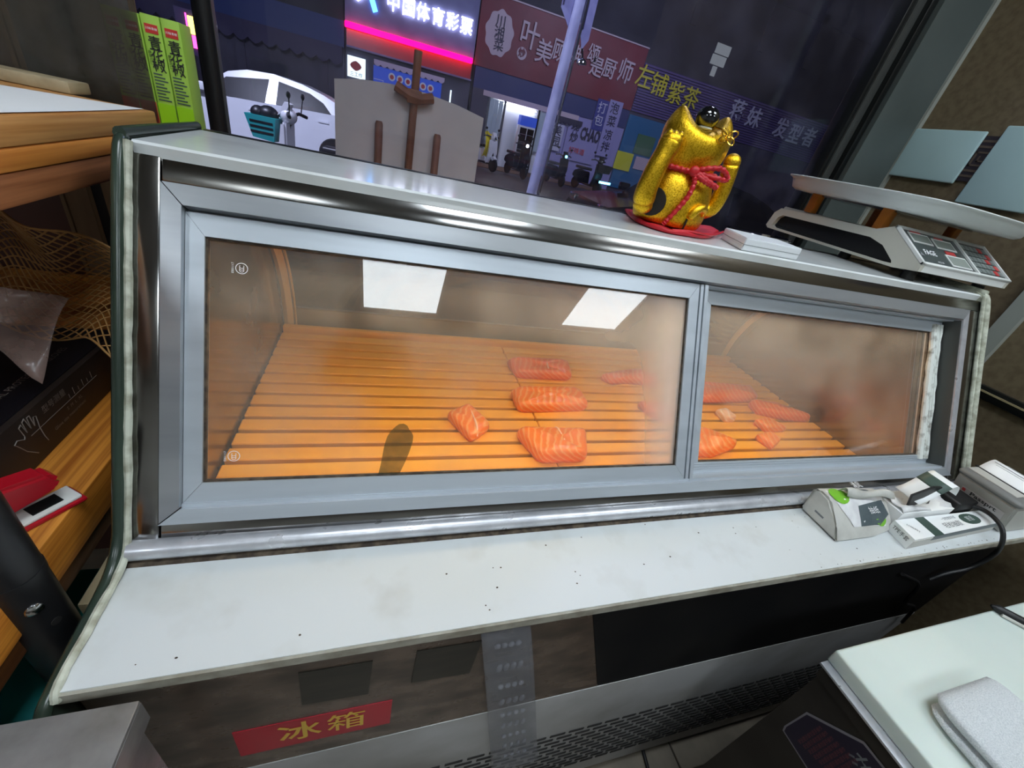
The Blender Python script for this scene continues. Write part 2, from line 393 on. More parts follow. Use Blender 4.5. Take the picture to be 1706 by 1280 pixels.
# side panels: profile of the end walls, with rounded edge and bead of sealant
def slope(s, n): p = FM @ Vector((0, -s, n)); return (p.y, p.z)
edge = [(0.215, 1.353), (0.012, 1.355), (0.001, 1.351)] + [slope(0.03, 0.008), slope(0.2, 0.008), slope(0.40, 0.008)] + [(-0.222, 0.972), (-0.245, 0.952), (-0.275, 0.944), (-0.345, 0.936), (-0.372, 0.928), (-0.376, 0.905)]
prof = edge + [(-0.372, 0.0), (0.60, 0.0), (0.60, 0.86), (0.575, 0.98), (0.53, 1.08), (0.46, 1.17), (0.36, 1.25), (0.26, 1.31)]
edge_r = edge[:8]; prof_r = edge_r + [(-0.235, 0.930), (0.58, 0.930)] + prof[len(edge)+2:]
for x0, x1, sx in ((-0.0115, -0.0025, 0), (1.600, 1.618, 1)):
    if sx: prof, edge = prof_r, edge_r
    b = MB(); b.prism(prof, x0, x1)
    sp = b.build('side_panel', 'green_paint' if sx == 0 else 'cream_seal', CAB)
    b = MB(); xm = (x0+x1)/2
    ep = smoothpath([(xm, y, z) for y, z in edge], 4)
    b.tube(ep, 0.0060 if sx == 0 else 0.007, 12); b.build('edge_trim', 'green_paint' if sx == 0 else 'cream_seal', sp, smooth=True)
    xs = 0.001 if sx == 0 else 1.5985
    sl = [(xs, *slope(s, 0.007)) for s in (0.005, .05, .1, .15, .2, .25, .3, .35, .40)] + [(xs, -0.228, 0.962), (xs, -0.255, 0.950), (xs, -0.30, 0.948), (xs, -0.355, 0.946), (xs, -0.366, 0.935)]
    if sx: sl = sl[:10]
    sl = [Vector(p) + Vector((random.uniform(-.0004, .0004), random.uniform(-.0004, .0004), random.uniform(-.0004, .0004))) for p in smoothpath(sl, 4)]
    b = MB(); b.tube(sl, [random.uniform(.0034, .0044) for _ in sl], 8); b.build('sealant_bead', 'cream_seal', sp, smooth=True)
# white top board with a black gasket along its rear edge
b = MB(); b.prism([(0.0, 1.335), (-0.002, 1.3475), (0.002, 1.35), (0.205, 1.35), (0.205, 1.335)], 0.0, 1.60); b.build('top_board', 'white_board', CAB)
bx('gasket', (0.0, 0.205, 1.332), (1.60, 0.222, 1.3507), 'trim_black', CAB, bev=0.003)
bx('gasket', (0.0, 0.2225, 1.332), (1.60, 0.232, 1.3500), 'frame_mid', CAB)
# stainless frame around the doors
fb('frame_post', 0.0, 0.0275, 0.014, 0.452, -0.05, 0.004, 'steel', bev=0.002)
fb('frame_rail', 0.0285, 1.60, 0.0155, 0.0395, -0.05, 0.003, 'steel', bev=0.0015)
fb('frame_rail', 0.0285, 1.60, 0.4285, 0.452, -0.05, 0.001, 'steel', bev=0.001)
fb('frame_post', 1.553, 1.598, 0.040, 0.44, -0.05, 0.003, 'steel', bev=0.002)
# inner aluminium liner with mitred corners
b = MB(FM); b.prism([(0.0285, -0.041), (0.0478, -0.0635), (0.0478, -0.4095), (0.0285, -0.4265)], -0.05, 0.006, axis=2); b.build('liner_stile', 'aluminium_grey', CAB)
b = MB(FM); b.prism([(0.0300, -0.041), (1.552, -0.041), (1.532, -0.0635), (0.0493, -0.0635)], -0.05, 0.007, axis=2); b.build('liner_rail', 'aluminium_grey', CAB)
b = MB(FM); b.prism([(0.0285, -0.4278), (0.0488, -0.4105), (1.53, -0.4105), (1.552, -0.4278)], -0.05, 0.008, axis=2); b.build('liner_rail', 'aluminium', CAB)
b = MB(FM); b.prism([(1.532, -0.0635), (1.552, -0.041), (1.552, -0.4268), (1.532, -0.4095)], -0.05, 0.006, axis=2); b.build('liner_stile', 'steel_bright', CAB)
fb('track', 0.048, 1.532, 0.0640, 0.0672, -0.045, -0.010, 'aluminium'); fb('track', 0.048, 1.532, 0.4065, 0.4105, -0.045, 0.0, 'aluminium')
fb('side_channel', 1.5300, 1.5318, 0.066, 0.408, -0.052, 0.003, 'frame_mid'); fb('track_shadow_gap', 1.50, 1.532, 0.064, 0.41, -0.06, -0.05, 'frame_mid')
# round stainless tube along the foot of the doors
b = MB(); b.tube([(0.002, -0.228, 0.9555), (1.598, -0.228, 0.9555)], 0.0115, 16); b.build('tube_trim', 'steel_bright', CAB, smooth=True)
b = MB(); b.prism([(-0.2425, 0.9441), (-0.238, 0.9455), (-0.20, 0.9455), (-0.20, 0.9441)], 0.0, 1.60); b.build('grime_line', 'grime', CAB)
# sliding doors
def door(x0, x1, p0, p1, s0, s1, ps0, ps1, n0, n1, glassmat, right_stile):
    b = MB(FM); b.prism([(x0, -s0), (x1, -s0), (p1, -ps0), (p0, -ps0)], n0, n1, axis=2); top = b.build('sliding_door', 'aluminium', CAB)
    def sub(pts, nm='stile', m='aluminium', a=n0, c=n1):
        b = MB(FM); b.prism(pts, a, c, axis=2); return b.build(nm, m, top)
    g = 0.0005
    sub([(x0, -s0-g), (p0, -ps0-g), (p0, -ps1+g), (x0, -s1+g)])
    sub([(x1, -s0-g), (p1, -ps0-g), (p1, -ps1+g), (x1, -s1+g)])
    sub([(x0, -s1), (x1, -s1), (p1, -ps1), (p0, -ps1)], 'rail')
    # rubber glazing bead round the pane
    b = MB(FM); w_ = 0.0022
    for lo, hi in (((p0, -ps0-w_), (p1, -ps0)), ((p0, -ps1), (p1, -ps1+w_)), ((p0, -ps1), (p0+w_, -ps0)), ((p1-w_, -ps1), (p1, -ps0))):
        b.box((lo[0], lo[1], n1-0.010), (hi[0], hi[1], n1-0.003))
    b.build('glazing_bead', 'grime', top)
    b = MB(FM); b.box((p0, -ps1, n1-0.009), (p1, -ps0, n1-0.005)); b.build('pane', glassmat, top)
    return top
nA = -0.003
glass('pane_left', tint=(0.97, 0.96, 0.93, 1), refl=0.9, haze=0.12, hazecol=(0.80, 0.77, 0.72, 1), hscale=9, hlo=0.35, hhi=0.7,
      grad=[((0.74, -0.135, 1.12), (0.12, 0.6, 0.6), 0.70), ((0.62, -0.09, 1.20), (0.22, 0.3, 0.12), 0.30), ((0.10, -0.10, 1.15), (0.12, 0.3, 0.3), 0.12), ((0.42, -0.05, 1.27), (0.55, 0.3, 0.17), 0.16)])
glass('pane_right', tint=(0.96, 0.95, 0.92, 1), refl=1.15, haze=0.14, hazecol=(0.80, 0.76, 0.70, 1), hscale=7, hlo=0.3, hhi=0.65,
      grad=[((0.98, -0.04, 1.20), (0.45, 0.4, 0.22), 0.16), ((1.25, -0.05, 1.17), (0.45, 0.4, 0.25), 0.07)])
dl = door(0.0482, 0.7815, 0.067, 0.762, 0.0675, 0.4066, 0.0925, 0.383, -0.020, nA, 'pane_left', True)
dr = door(0.800, 1.555, 0.836, 1.498, 0.066, 0.4066, 0.093, 0.3865, -0.044, -0.030, 'pane_right', False)
# overlap stile of the left door
b = MB(FM); b.box((0.783, -0.414, -0.020), (0.789, -0.067, -0.001)); b.box((0.7905, -0.414, -0.020), (0.7975, -0.067, 0.001)); b.box((0.7815, -0.414, -0.020), (0.799, -0.067, -0.006)); b.build('overlap_stile', 'aluminium', dl)
for s_ in (0.388, 0.3925, 0.397): fb('rib', 0.80, 1.54, s_, s_+0.0022, -0.0302, -0.0285, 'aluminium', dr)
# mouldy white sealant in the right-hand corner of the right door
for x_, w_ in ((1.499, 0.006), (1.507, 0.004), (1.514, 0.004), (1.523, 0.005)):
    pts = [FM @ Vector((x_ + random.uniform(-.0015, .0015), -(0.075 + 0.32*k/16), -0.029)) for k in range(17)]
    b = MB(); b.tube(pts, [w_*random.uniform(.75, 1.2) for _ in pts], 8); b.build('sealant', 'white_seal', dr, smooth=True)
# certification marks printed on the left pane
def ccc(x, s, parent, M0=FM):
    ring = MB()
    for r0, r1 in ((0.0058, 0.0066),):
        n = 28
        for k in range(n):
            a0 = 2*math.pi*k/n; a1 = 2*math.pi*(k+1)/n
            ring.face([(r*math.cos(a), r*math.sin(a), 0) for r, a in ((r0, a0), (r1, a0), (r1, a1), (r0, a1))])
    for dy in (0.0022, 0, -0.0022):
        n = 14
        for k in range(n):
            a0 = math.radians(-50) - math.radians(260)*k/n - math.radians(0); a1 = math.radians(-50) - math.radians(260)*(k+1)/n
            ring.face([(r*0.9*math.sin(a), dy + r*0.8*math.cos(a), 0) for r, a in ((0.0022, a0), (0.0029, a0), (0.0029, a1), (0.0022, a1))])
    M = M0 @ T(x, -s, nA-0.0045)
    o = ring.build('certification_mark', 'ink_white', parent, M=M)
    text('E001117', 0.0036, 'ink_white', parent, M @ T(-0.0092, 0, 0) @ RZ(90), name='certification_number')
ccc(0.103, 0.124, dl); ccc(0.098, 0.352, dl)
# dark translucent patch on the left pane
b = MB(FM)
sm = []
film('pane_patch_dark', srgb(70, 62, 22), 0.72, rough=0.7, nscale=60, var=0.06, bump=0.0)
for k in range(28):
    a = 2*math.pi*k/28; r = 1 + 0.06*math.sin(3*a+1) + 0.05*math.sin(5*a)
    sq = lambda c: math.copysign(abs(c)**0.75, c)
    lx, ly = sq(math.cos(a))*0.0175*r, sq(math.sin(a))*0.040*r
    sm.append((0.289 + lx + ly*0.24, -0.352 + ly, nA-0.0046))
b.face([p for p in sm if True]); b.build('pane_patch', 'pane_patch_dark', dl)
# white counter ledge with worn front edge
b = MB(); b.prism([(-0.3626, 0.944), (-0.3626, 0.930), (-0.19, 0.930), (-0.19, 0.944)], 0.0, 1.86); ct = b.build('counter', 'counter_white', CAB)
bx('counter_edge', (0.0, -0.3655, 0.9285), (1.86, -0.3626, 0.9425), 'board_edge', CAB)
b = MB(); random.seed(3)
for k in range(70):
    x = random.uniform(0.05, 1.6) if k < 40 else random.uniform(0.9, 1.55); y = random.uniform(-0.355, -0.24) if k < 40 else -0.3595+random.uniform(0, .004); r = random.uniform(.0005, .0013)
    b.face([(x+r*1.4*math.cos(a)*random.uniform(.7, 1.2), y+r*math.sin(a), 0.9442) for a in [i*math.pi/3 for i in range(6)]])
b.build('counter_specks', 'grime', ct, kind='stuff')
# slatted deck, two boards per row
bx('deck', (0.012, -0.04, 0.835), (1.592, 0.56, 0.852), 'deck_brown', CAB)
sl0 = None
for k in range(13):
    y = -0.034 + k*0.0418
    for x0, x1 in ((0.016, 0.634), (0.6365, 1.588)):
        b = MB(); b.box((x0, y, 0.853), (x1, y+0.0318, 0.870), 0.002, 1); b.build('slat', 'slat_orange', CAB)
bx('slat_lip', (0.016, 0.512, 0.853), (1.588, 0.530, 0.882), 'slat_orange', CAB, bev=0.003)
# inside: mirror-like end walls, rear kick strip, curved customer-side glass with its ribs
arc = smoothpath([(0, 0.545, 0.87), (0, 0.540, 0.95), (0, 0.518, 1.03), (0, 0.478, 1.10), (0, 0.42, 1.165), (0, 0.34, 1.225), (0, 0.26, 1.275), (0, 0.20, 1.325)], 4)
inprof = [(-0.20, 0.955), (-0.03, 0.86), (0.55, 0.86)] + [(p.y, p.z) for p in arc] + [(0.02, 1.33), (-0.01, 1.30)]
for x0, x1 in ((-0.0015, 0.0125), (1.5885, 1.5995)):
    b = MB(); b.prism(inprof, x0, x1); b.build('end_lining', 'inner_metal', CAB)
bx('rear_kick', (0.012, 0.545, 0.85), (1.59, 0.556, 0.925), 'inner_grey', CAB)
def gl(u, v):
    p = arc[min(len(arc)-1, round(v*(len(arc)-1)))]; return (0.0126+u*1.5755, p.y+0.002, p.z+0.001)
b = MB(); b.grid(gl, 1, len(arc)-1, 0.005); b.build('curved_glass', 'curved_glass', CAB, smooth='all')
for x in (0.027, 0.0445, 1.5735):
    b = MB(); w_ = 0.012 if x != 0.0445 else 0.003
    b.tube([(x, p.y-0.004, p.z-0.004) for p in arc], w_, 4); b.build('glass_rib', 'rib_beige', CAB)
b = MB(); b.tube([(0.08, 0.10, 1.312), (1.52, 0.10, 1.312)], 0.012, 12); b.build('lamp_tube', 'tube_warm', CAB, smooth=True)
b = MB(); b.prism([(0.075, 1.3345), (0.075, 1.322), (0.115, 1.322), (0.118, 1.290), (0.121, 1.290), (0.121, 1.3345)], 0.05, 1.55); b.build('lamp_holder_added_lip', 'white_board', CAB)  # unseen rear lip added to keep the tube's light off the window
b = MB(); b.prism([(-0.160, 0.935), (-0.150, 0.965), (-0.046, 0.862), (-0.046, 0.84), (-0.160, 0.84)], 0.0, 1.60); b.build('inner_sill', 'slat_orange', CAB)
# lower body
bx('body', (0.0, -0.335, 0.06), (1.60, 0.58, 0.85), 'frame_dark', CAB)
b = MB(); b.prism([(0.0, 0.625), (0.665, 0.625), (0.548, 0.93), (0.0, 0.93)], -0.351, -0.335, axis=1); b.build('front_panel', 'stone_laminate', CAB)
b = MB(); b.prism([(0.666, 0.625), (1.60, 0.625), (1.60, 0.93), (0.549, 0.93)], -0.351, -0.335, axis=1); b.build('front_panel', 'reflection_black', CAB, label='right section of the front panel, a dark reflection put into its colour')  # dark reflection in the front, built as a separate black piece
pl = bx('plinth', (0.0, -0.352, 0.065), (1.60, -0.335, 0.623), 'plinth_steel', CAB, bev=0.002)
for x0, z0, x1, z1 in ((0.187, 0.788, 0.268, 0.878), (0.319, 0.790, 0.403, 0.881)):
    b = MB(); b.prism([(x0, z0+.006), (x0+.001, z1), (x1, z1-.002), (x1-.003, z0)], -0.3525, -0.3512, axis=1); b.build('worn_patch', 'patch_dark', CAB)
st = bx('label_sticker', (0.107, -0.3520, 0.673), (0.297, -0.3512, 0.752), 'sticker_red', CAB, label='red sticker with gold characters')
FR = frame_M((0, -0.3524, 0), (1, 0, 0), (0, 0, 1))
text('冰', 0.058, 'sticker_gold', st, FR @ T(0.180, 0.712, 0), bold=0.0010, sx=0.9); text('箱', 0.058, 'sticker_gold', st, FR @ T(0.238, 0.712, 0), bold=0.0003, sx=0.9)
# ventilation slots in the plinth: rows of short slits
b = MB()
for r_ in range(12):
    z = 0.145 + r_*0.0235; xx = 0.30 + (r_ % 2)*0.022
    while xx < 1.50:
        b.box((xx, -0.3535, z), (xx+0.034, -0.350, z+(0.0085 if r_ > 1 else 0.012))); xx += 0.044
b.build('vent_slots', 'gap_black', pl, kind='stuff')

# ------------------------------------------------------------------ the street outside
mat('asphalt', srgb(62, 58, 62), 0.6, c2=srgb(46, 44, 50), nscale=3, bump=0.1)
mat('kerb', srgb(120, 96, 70), 0.7, c2=srgb(96, 78, 60), nscale=2)
mat('building_dark', srgb(58, 58, 70), 0.8, c2=srgb(48, 48, 58), nscale=0.8)
mat('shop_wall', srgb(74, 72, 92), 0.7, c2=srgb(60, 58, 76), nscale=1.2)
mat('sign_lavender', srgb(120, 122, 168), 0.5, c2=srgb(104, 104, 150), nscale=1.5)
mat('sign_maroon', srgb(120, 30, 48), 0.5, c2=srgb(108, 26, 44), nscale=1.0)
mat('sign_purple', srgb(92, 78, 132), 0.5); mat('sign_purple_dark', srgb(50, 44, 84), 0.6)
mat('letter_grey', srgb(196, 178, 190), 0.5); mat('letter_yellow', srgb(206, 196, 60), 0.5); mat('letter_pale', srgb(190, 190, 214), 0.5)
mat('letter_dark', srgb(40, 34, 66), 0.5); mat('band_blue', srgb(44, 54, 110), 0.5); mat('awning_blue', srgb(40, 62, 120), 0.6)
mat('poster_blue', srgb(36, 76, 190), 0.5, emit=srgb(36, 76, 190), estr=0.25); mat('poster_white', srgb(235, 238, 245), 0.5)
mat('poster_red', srgb(200, 60, 60), 0.5); mat('shop_white', srgb(220, 224, 228), 0.6); mat('curtain', srgb(190, 206, 214), 0.3, alpha=0.9)
mat('banner_lilac', srgb(150, 146, 196), 0.5); mat('banner_blue', srgb(52, 58, 140), 0.5); mat('teal_panel', srgb(40, 104, 150), 0.5); mat('paper_yellow', srgb(206, 206, 60), 0.6)
mat('paper_green', srgb(70, 110, 80), 0.6); mat('car_white', srgb(232, 234, 240), 0.22, coat=0.5); mat('car_glass', srgb(10, 10, 18), 0.3, spec=0.12); mat('car_black', srgb(18, 18, 24), 0.15, coat=0.6)
mat('tyre', srgb(24, 24, 26), 0.8); mat('hub', srgb(150, 152, 158), 0.3, 0.8); mat('chrome', srgb(210, 212, 216), 0.12, 1.0)
mat('plastic_dark', srgb(30, 30, 36), 0.4); mat('plastic_teal', srgb(40, 150, 150), 0.45); mat('plastic_white', srgb(228, 228, 232), 0.3); mat('plastic_grey', srgb(120, 122, 130), 0.35)
mat('easel_wood', srgb(150, 92, 52), 0.6, c2=srgb(116, 68, 36), nscale=20, stretch=(1, 1, 0.1)); mat('easel_board', srgb(228, 222, 204), 0.5, c2=srgb(212, 206, 190), nscale=3)
mat('pole_paint', srgb(190, 192, 226), 0.4, c2=srgb(170, 172, 210), nscale=8); mat('pole_steel', srgb(150, 150, 160), 0.25, 0.9); mat('bollard_red', srgb(214, 70, 40), 0.5)
mat('banner_cloth', srgb(140, 140, 190), 0.7, c2=srgb(170, 170, 214), nscale=6); mat('rain_yellow', srgb(226, 206, 50), 0.6); mat('red_glow_panel', srgb(150, 30, 44), 0.35)
emis('letter_light', (0.92, 0.97, 1.0, 1), 5.0); emis('letter_blue', (0.10, 0.45, 1.0, 1), 3.0); emis('red_light', (1.0, 0.0, 0.075, 1), 5.0); emis('lightbox', (0.75, 0.95, 1.0, 1), 1.1)
emis('neon_pink', (1.0, 0.05, 0.35, 1), 4.0); emis('neon_yellow', (1.0, 0.75, 0.10, 1), 4.0); emis('lamp_white', (0.9, 0.95, 1.0, 1), 14.0); emis('lamp_cyan', (0.15, 0.75, 1.0, 1), 5.0); emis('lit_room', (0.85, 0.95, 1.0, 1), 0.13); emis('shop_tube', (0.92, 0.97, 1.0, 1), 9.0)
tag(bx('street', (-30, 0.78, -0.12), (50, 40, -0.02), 'asphalt'), kind='structure')
tag(bx('kerb', (-30, 19.6, -0.02), (50, 22.0, 0.0), 'kerb', bev=0.01), kind='structure')
# unseen area lights added to brighten car, shop fronts and post: cool white
def area(name, loc, target, size, power, col):
    l = bpy.data.lights.new(name, 'AREA'); l.shape = 'RECTANGLE'; l.size = size[0]; l.size_y = size[1]; l.energy = power; l.color = col
    o = bpy.data.objects.new(name, l); COL.objects.link(o); o.location = loc
    o.rotation_euler = (Vector(target)-Vector(loc)).to_track_quat('-Z', 'Y').to_euler(); return o
area('street_fill', (-3.0, 4.5, 6.0), (-1.5, 11, 0.5), (2.0, 0.5), 380, (0.72, 0.78, 1.0))
area('street_fill', (10.0, 12.0, 9.0), (10.0, 22, 3.5), (6.0, 0.6), 300, (0.74, 0.78, 1.0))
area('street_fill', (3.2, 2.6, 5.0), (2.2, 5.0, 1.8), (0.6, 0.4), 60, (0.70, 0.76, 1.0))

FA = frame_M((0, 21.84, 0), (1, 0, 0), (0, 0, 1))
def ft(ch, x, z, size, m, parent, sx=1.0, bold=0.0, dy=0.0, rot=0.0, depth=0.02): return text(ch, size, m, parent, FA @ T(x, z, dy) @ RZ(rot), depth=depth, bold=bold, sx=sx)
# far building
bld = thing('building', 'dark multi-storey building above the row of shops across the street', 'building', (10, 22.4, 0), world=True)
bx('wall', (-30, 22.35, 0), (50, 24, 26), 'building_dark', bld)
for x in (-9, -3, 3, 9.5, 14, 18.3, 21.5, 26, 31): bx('pilaster', (x, 22.30, 7.7), (x+0.35, 22.35, 26), 'building_dark', bld)
for z in (9.6, 13.2, 16.8): bx('floor_band', (-30, 22.30, z), (50, 22.35, z+0.35), 'building_dark', bld)
for i in range(3):
    for j in range(3):
        x0 = 15.8+j*0.30+(0.05*i); z0 = 6.15+i*0.45
        if (i, j) in ((0, 2), (0, 0)): continue
        p = bx('window', (x0, 22.30, z0), (x0+0.27, 22.35, z0+0.40), 'lit_room', bld)
# lottery shop
lot = thing('lottery_shop', 'lottery shop with lit white characters and a glowing red light strip', 'shop', (1.2, 22, 0), world=True)
bx('sign_board', (-1.41, 21.9, 3.92), (3.84, 22.15, 7.6), 'sign_lavender', lot)
bx('light_strip', (-1.41, 21.72, 3.725), (3.80, 21.9, 3.915), 'red_light', lot, bev=0.03)
bx('soffit_panel', (-1.36, 21.95, 3.18), (3.82, 22.1, 3.72), 'red_glow_panel', lot); bx('rail', (-1.36, 21.88, 3.12), (3.86, 21.98, 3.18), 'sign_lavender', lot)  # red glow of the light strip is put into the soffit panel's colour
sg = bx('back_wall', (-1.41, 22.15, 0), (3.88, 22.3, 3.9), 'shop_wall', lot)
for ch, x in zip('中国体育彩票', (0.40, 1.00, 1.57, 2.18, 2.78, 3.38)): ft(ch, x, 4.88, 0.60, 'letter_light', lot, sx=0.92, bold=0.004, depth=0.03)
for pts, m in (([(-1.1, 4.72), (-0.92, 4.62), (-0.45, 4.98), (-0.62, 5.1)], 'letter_light'), ([(-0.62, 5.05), (-0.35, 4.42), (-0.18, 4.50), (-0.42, 5.1)], 'letter_blue'), ([(-1.0, 5.2), (-0.4, 5.35), (-0.4, 5.5), (-1.0, 5.35)], 'letter_blue')):
    b = MB(); b.prism(pts, 21.82, 21.88, axis=1); b.build('logo_stroke', m, lot)
b = MB(); b.box((-1.33, 21.98, 2.14), (-0.62, 22.05, 2.86)); b.build('light_box', 'lightbox', lot)
b = MB(); b.prism([(-1.0+.2*math.cos(a)+.03*math.cos(3*a), 2.55+.17*math.sin(a)) for a in [k*.5236 for k in range(12)]], 21.955, 21.978, axis=1); b.build('poster_bloom', 'poster_red', lot)
ft('三工作', -0.98, 2.25, 0.17, 'letter_dark', lot, dy=-0.12, depth=0.005)
bp = bx('blue_poster', (-0.30, 21.99, 1.55), (2.60, 22.05, 2.76), 'poster_blue', lot)
for x, z in ((0.46, 2.50), (0.80, 2.49), (1.14, 2.48), (1.79, 2.46), (2.12, 2.46)):
    b = MB(); b.lathe([(0.145, 0), (0.145, 0.02)], 18, M=T(x, 21.985, z) @ RX(90)); o = b.build('emblem', 'poster_white', bp)
    b = MB(); b.lathe([(0.085, 0), (0.085, 0.02)], 10, M=T(x, 21.975, z) @ RX(90)); b.build('emblem_centre', 'poster_red', bp)
for (x0, x1, z0, z1) in ((-.28, .1, 2.28, 2.3), (.1, .12, 2.02, 2.3), (-.28, .5, 2.0, 2.02), (.5, .52, 1.8, 2.2), (.2, .9, 2.2, 2.22)): bx('line', (x0, 21.97, z0), (x1, 21.989, z1), 'poster_white', bp)
b = MB()
for k in range(11):
    x = -0.28+k*0.27; b.prism([(x, 2.96), (x+.27, 2.96), (x+.27, 2.82), (x+.2, 2.76), (x+.135, 2.74), (x+.07, 2.76), (x, 2.82)], 21.90, 21.93, axis=1)
b.build('scalloped_fringe', 'letter_pale', lot)
bx('door_frame', (3.0, 21.95, 0), (3.06, 22.0, 2.6), 'lightbox', lot)
# dark shop on the left
ls = thing('closed_shop', 'dark closed shop front behind the white car with a scalloped blue awning', 'shop', (-6, 22, 0), world=True)
bx('shutter', (-14, 22.1, 0), (-1.45, 22.3, 3.9), 'shop_wall', ls); bx('fascia', (-14, 21.9, 3.05), (-1.45, 22.1, 3.9), 'awning_blue', ls)
bx('fascia_panel', (-14, 22.0, 3.9), (-1.45, 22.2, 7.4), 'building_dark', ls)
b = MB()
for k in range(26):
    x = -14+k*0.48; b.prism([(x, 3.05), (x+.48, 3.05), (x+.48, 2.55), (x+.36, 2.44), (x+.24, 2.40), (x+.12, 2.44), (x, 2.55)], 21.7, 21.75, axis=1)
b.build('scalloped_fringe', 'sign_purple_dark', ls)
for x in (-8.5, -5.4, -2.4): bx('pillar', (x, 22.0, 0), (x+0.3, 22.12, 3.0), 'shop_wall', ls)
# restaurant
rs = thing('restaurant', 'restaurant with a maroon sign of pale brush characters and a lit doorway', 'shop', (8, 22, 0), world=True)
bx('sign_board', (3.90, 21.9, 3.74), (12.05, 22.15, 6.22), 'sign_maroon', rs); bx('sign_frame', (3.90, 21.86, 6.22), (12.07, 22.15, 6.27), 'letter_grey', rs)
b = MB(); b.prism([(4.82+0.62*(1+.05*math.sin(9*a))*math.cos(a), 5.03+0.78*(1+.05*math.sin(9*a))*math.sin(a)) for a in [k*math.pi/30 for k in range(60)]], 21.87, 21.9, axis=1); em = b.build('round_emblem', 'letter_grey', rs)
for ch, x, z in (('川', 4.81, 5.41), ('湘', 4.82, 5.02), ('菜', 4.86, 4.62)): ft(ch, x, z, 0.46, 'letter_dark', em, bold=0.0, dy=0.0, depth=0.01)
for ch, x, z, sz, sx in (('叶', 6.17, 5.24, 1.05, .9), ('美', 6.94, 4.83, 0.92, .85), ('顾', 7.62, 5.05, 0.85, .8), ('典', 8.55, 5.12, 0.72, .8), ('颂', 9.32, 5.35, 0.72, .85), ('是', 9.62, 4.92, 0.80, .9), ('厨', 10.28, 5.00, 0.80, .9), ('师', 11.15, 5.08, 0.98, .85)):
    ft(ch, x, z, sz, 'letter_grey', rs, sx=sx, bold=0.008, rot=-3)
b = MB(); b.lathe([(0.23, 0), (0.23, 0.03)], 20, M=T(5.95, 21.9, 4.61) @ RX(90)); sm_ = b.build('round_stamp', 'letter_grey', rs); ft('炒', 5.95, 4.61, 0.34, 'sign_maroon', sm_, bold=0.008, depth=0.01)
bx('lintel', (4.0, 21.95, 2.95), (12.05, 22.2, 3.74), 'band_blue', rs); bx('lintel_strip', (4.5, 21.93, 2.74), (9.4, 22.1, 2.95), 'letter_grey', rs)
bx('party_wall', (4.0, 21.95, 0), (4.75, 22.3, 2.95), 'shop_wall', rs); bx('side_wall', (7.75, 22.0, 0), (12.05, 22.25, 2.95), 'banner_lilac', rs)
bx('room_wall', (4.75, 22.22, 0), (7.75, 22.29, 2.95), 'shop_white', rs); 
bx('room_lamp', (5.3, 22.02, 2.62), (7.2, 22.10, 2.66), 'shop_tube', rs)
bx('door_post', (5.55, 21.95, 0), (5.65, 22.05, 2.8), 'hub', rs); bx('door_post', (4.78, 21.95, 0), (4.86, 22.05, 2.8), 'hub', rs); bx('door_post', (7.3, 21.95, 0), (7.38, 22.05, 2.8), 'frame_dark', rs)
for x0, x1 in ((4.88, 5.53), (7.4, 7.74)):
    n = 3
    for k in range(n): bx('strip_curtain', (x0+(x1-x0)*k/n, 22.0+0.006*(k % 2), 1.0), (x0+(x1-x0)*(k+1)/n-.01, 22.012+0.006*(k % 2), 2.7), 'curtain', rs)
b = MB()
for k in range(7):
    x = 7.8+k*0.26; b.prism([(x, 2.74), (x+.26, 2.74), (x+.26, 2.55), (x+.19, 2.47), (x+.13, 2.45), (x+.07, 2.47), (x, 2.55)], 21.8, 21.84, axis=1)
b.build('scalloped_fringe', 'letter_dark', rs)
for x0, x1, z0, z1, m, chars, cm in ((10.15, 10.78, 2.55, 3.85, 'banner_blue', [('打', 10.47, 3.48), ('包', 10.45, 2.95)], 'letter_pale'), (10.80, 11.55, 1.5, 3.95, 'banner_lilac', [('泡', 11.14, 3.60), ('菜', 11.16, 3.05), ('凉', 11.19, 2.45), ('拌', 11.21, 1.92)], 'letter_dark'), (8.1, 8.75, 1.25, 2.4, 'letter_pale', [('美', 8.41, 2.10), ('园', 8.43, 1.62)], 'letter_dark')):
    bn = bx('hanging_banner', (x0, 21.86, z0), (x1, 21.89, z1), m, rs)
    for ch, x, z in chars: ft(ch, x, z, 0.50, cm, bn, bold=0.003, depth=0.004)
wp = bx('wall_poster', (8.95, 21.9, 1.0), (10.78, 21.93, 2.72), 'banner_lilac', rs)
for ch, x, z, sz in (('现', 9.32, 2.48, .46), ('炒', 9.36, 2.0, .46)): ft(ch, x, z, sz, 'letter_dark', wp, bold=0.004, depth=0.004)
text('CHAO', 0.72, 'letter_dark', wp, FA @ T(10.22, 2.25, -0.02), depth=0.006, bold=0.03, sx=0.52)
ft('好味道', 9.7, 1.45, 0.3, 'poster_red', wp, dy=-0.02, depth=0.004)
cl = thing('drinks_cooler', 'white upright drinks cooler with blue header inside the restaurant doorway', 'cooler', (6.75, 21.6, 0), world=True)
bx('cabinet', (6.36, 21.5, 0.02), (7.16, 21.95, 1.95), 'shop_white', cl, bev=0.02); bx('header', (6.36, 21.48, 1.97), (7.16, 21.95, 2.36), 'poster_blue', cl)
for x0, x1 in ((6.41, 6.74), (6.78, 7.11)):
    d_ = bx('glass_door', (x0, 21.47, 0.3), (x1, 21.5, 1.88), 'car_glass', cl)
    for z in (0.62, 0.95, 1.28, 1.6): bx('shelf_front', (x0, 21.455, z), (x1, 21.472, z+.03), 'hub', d_)
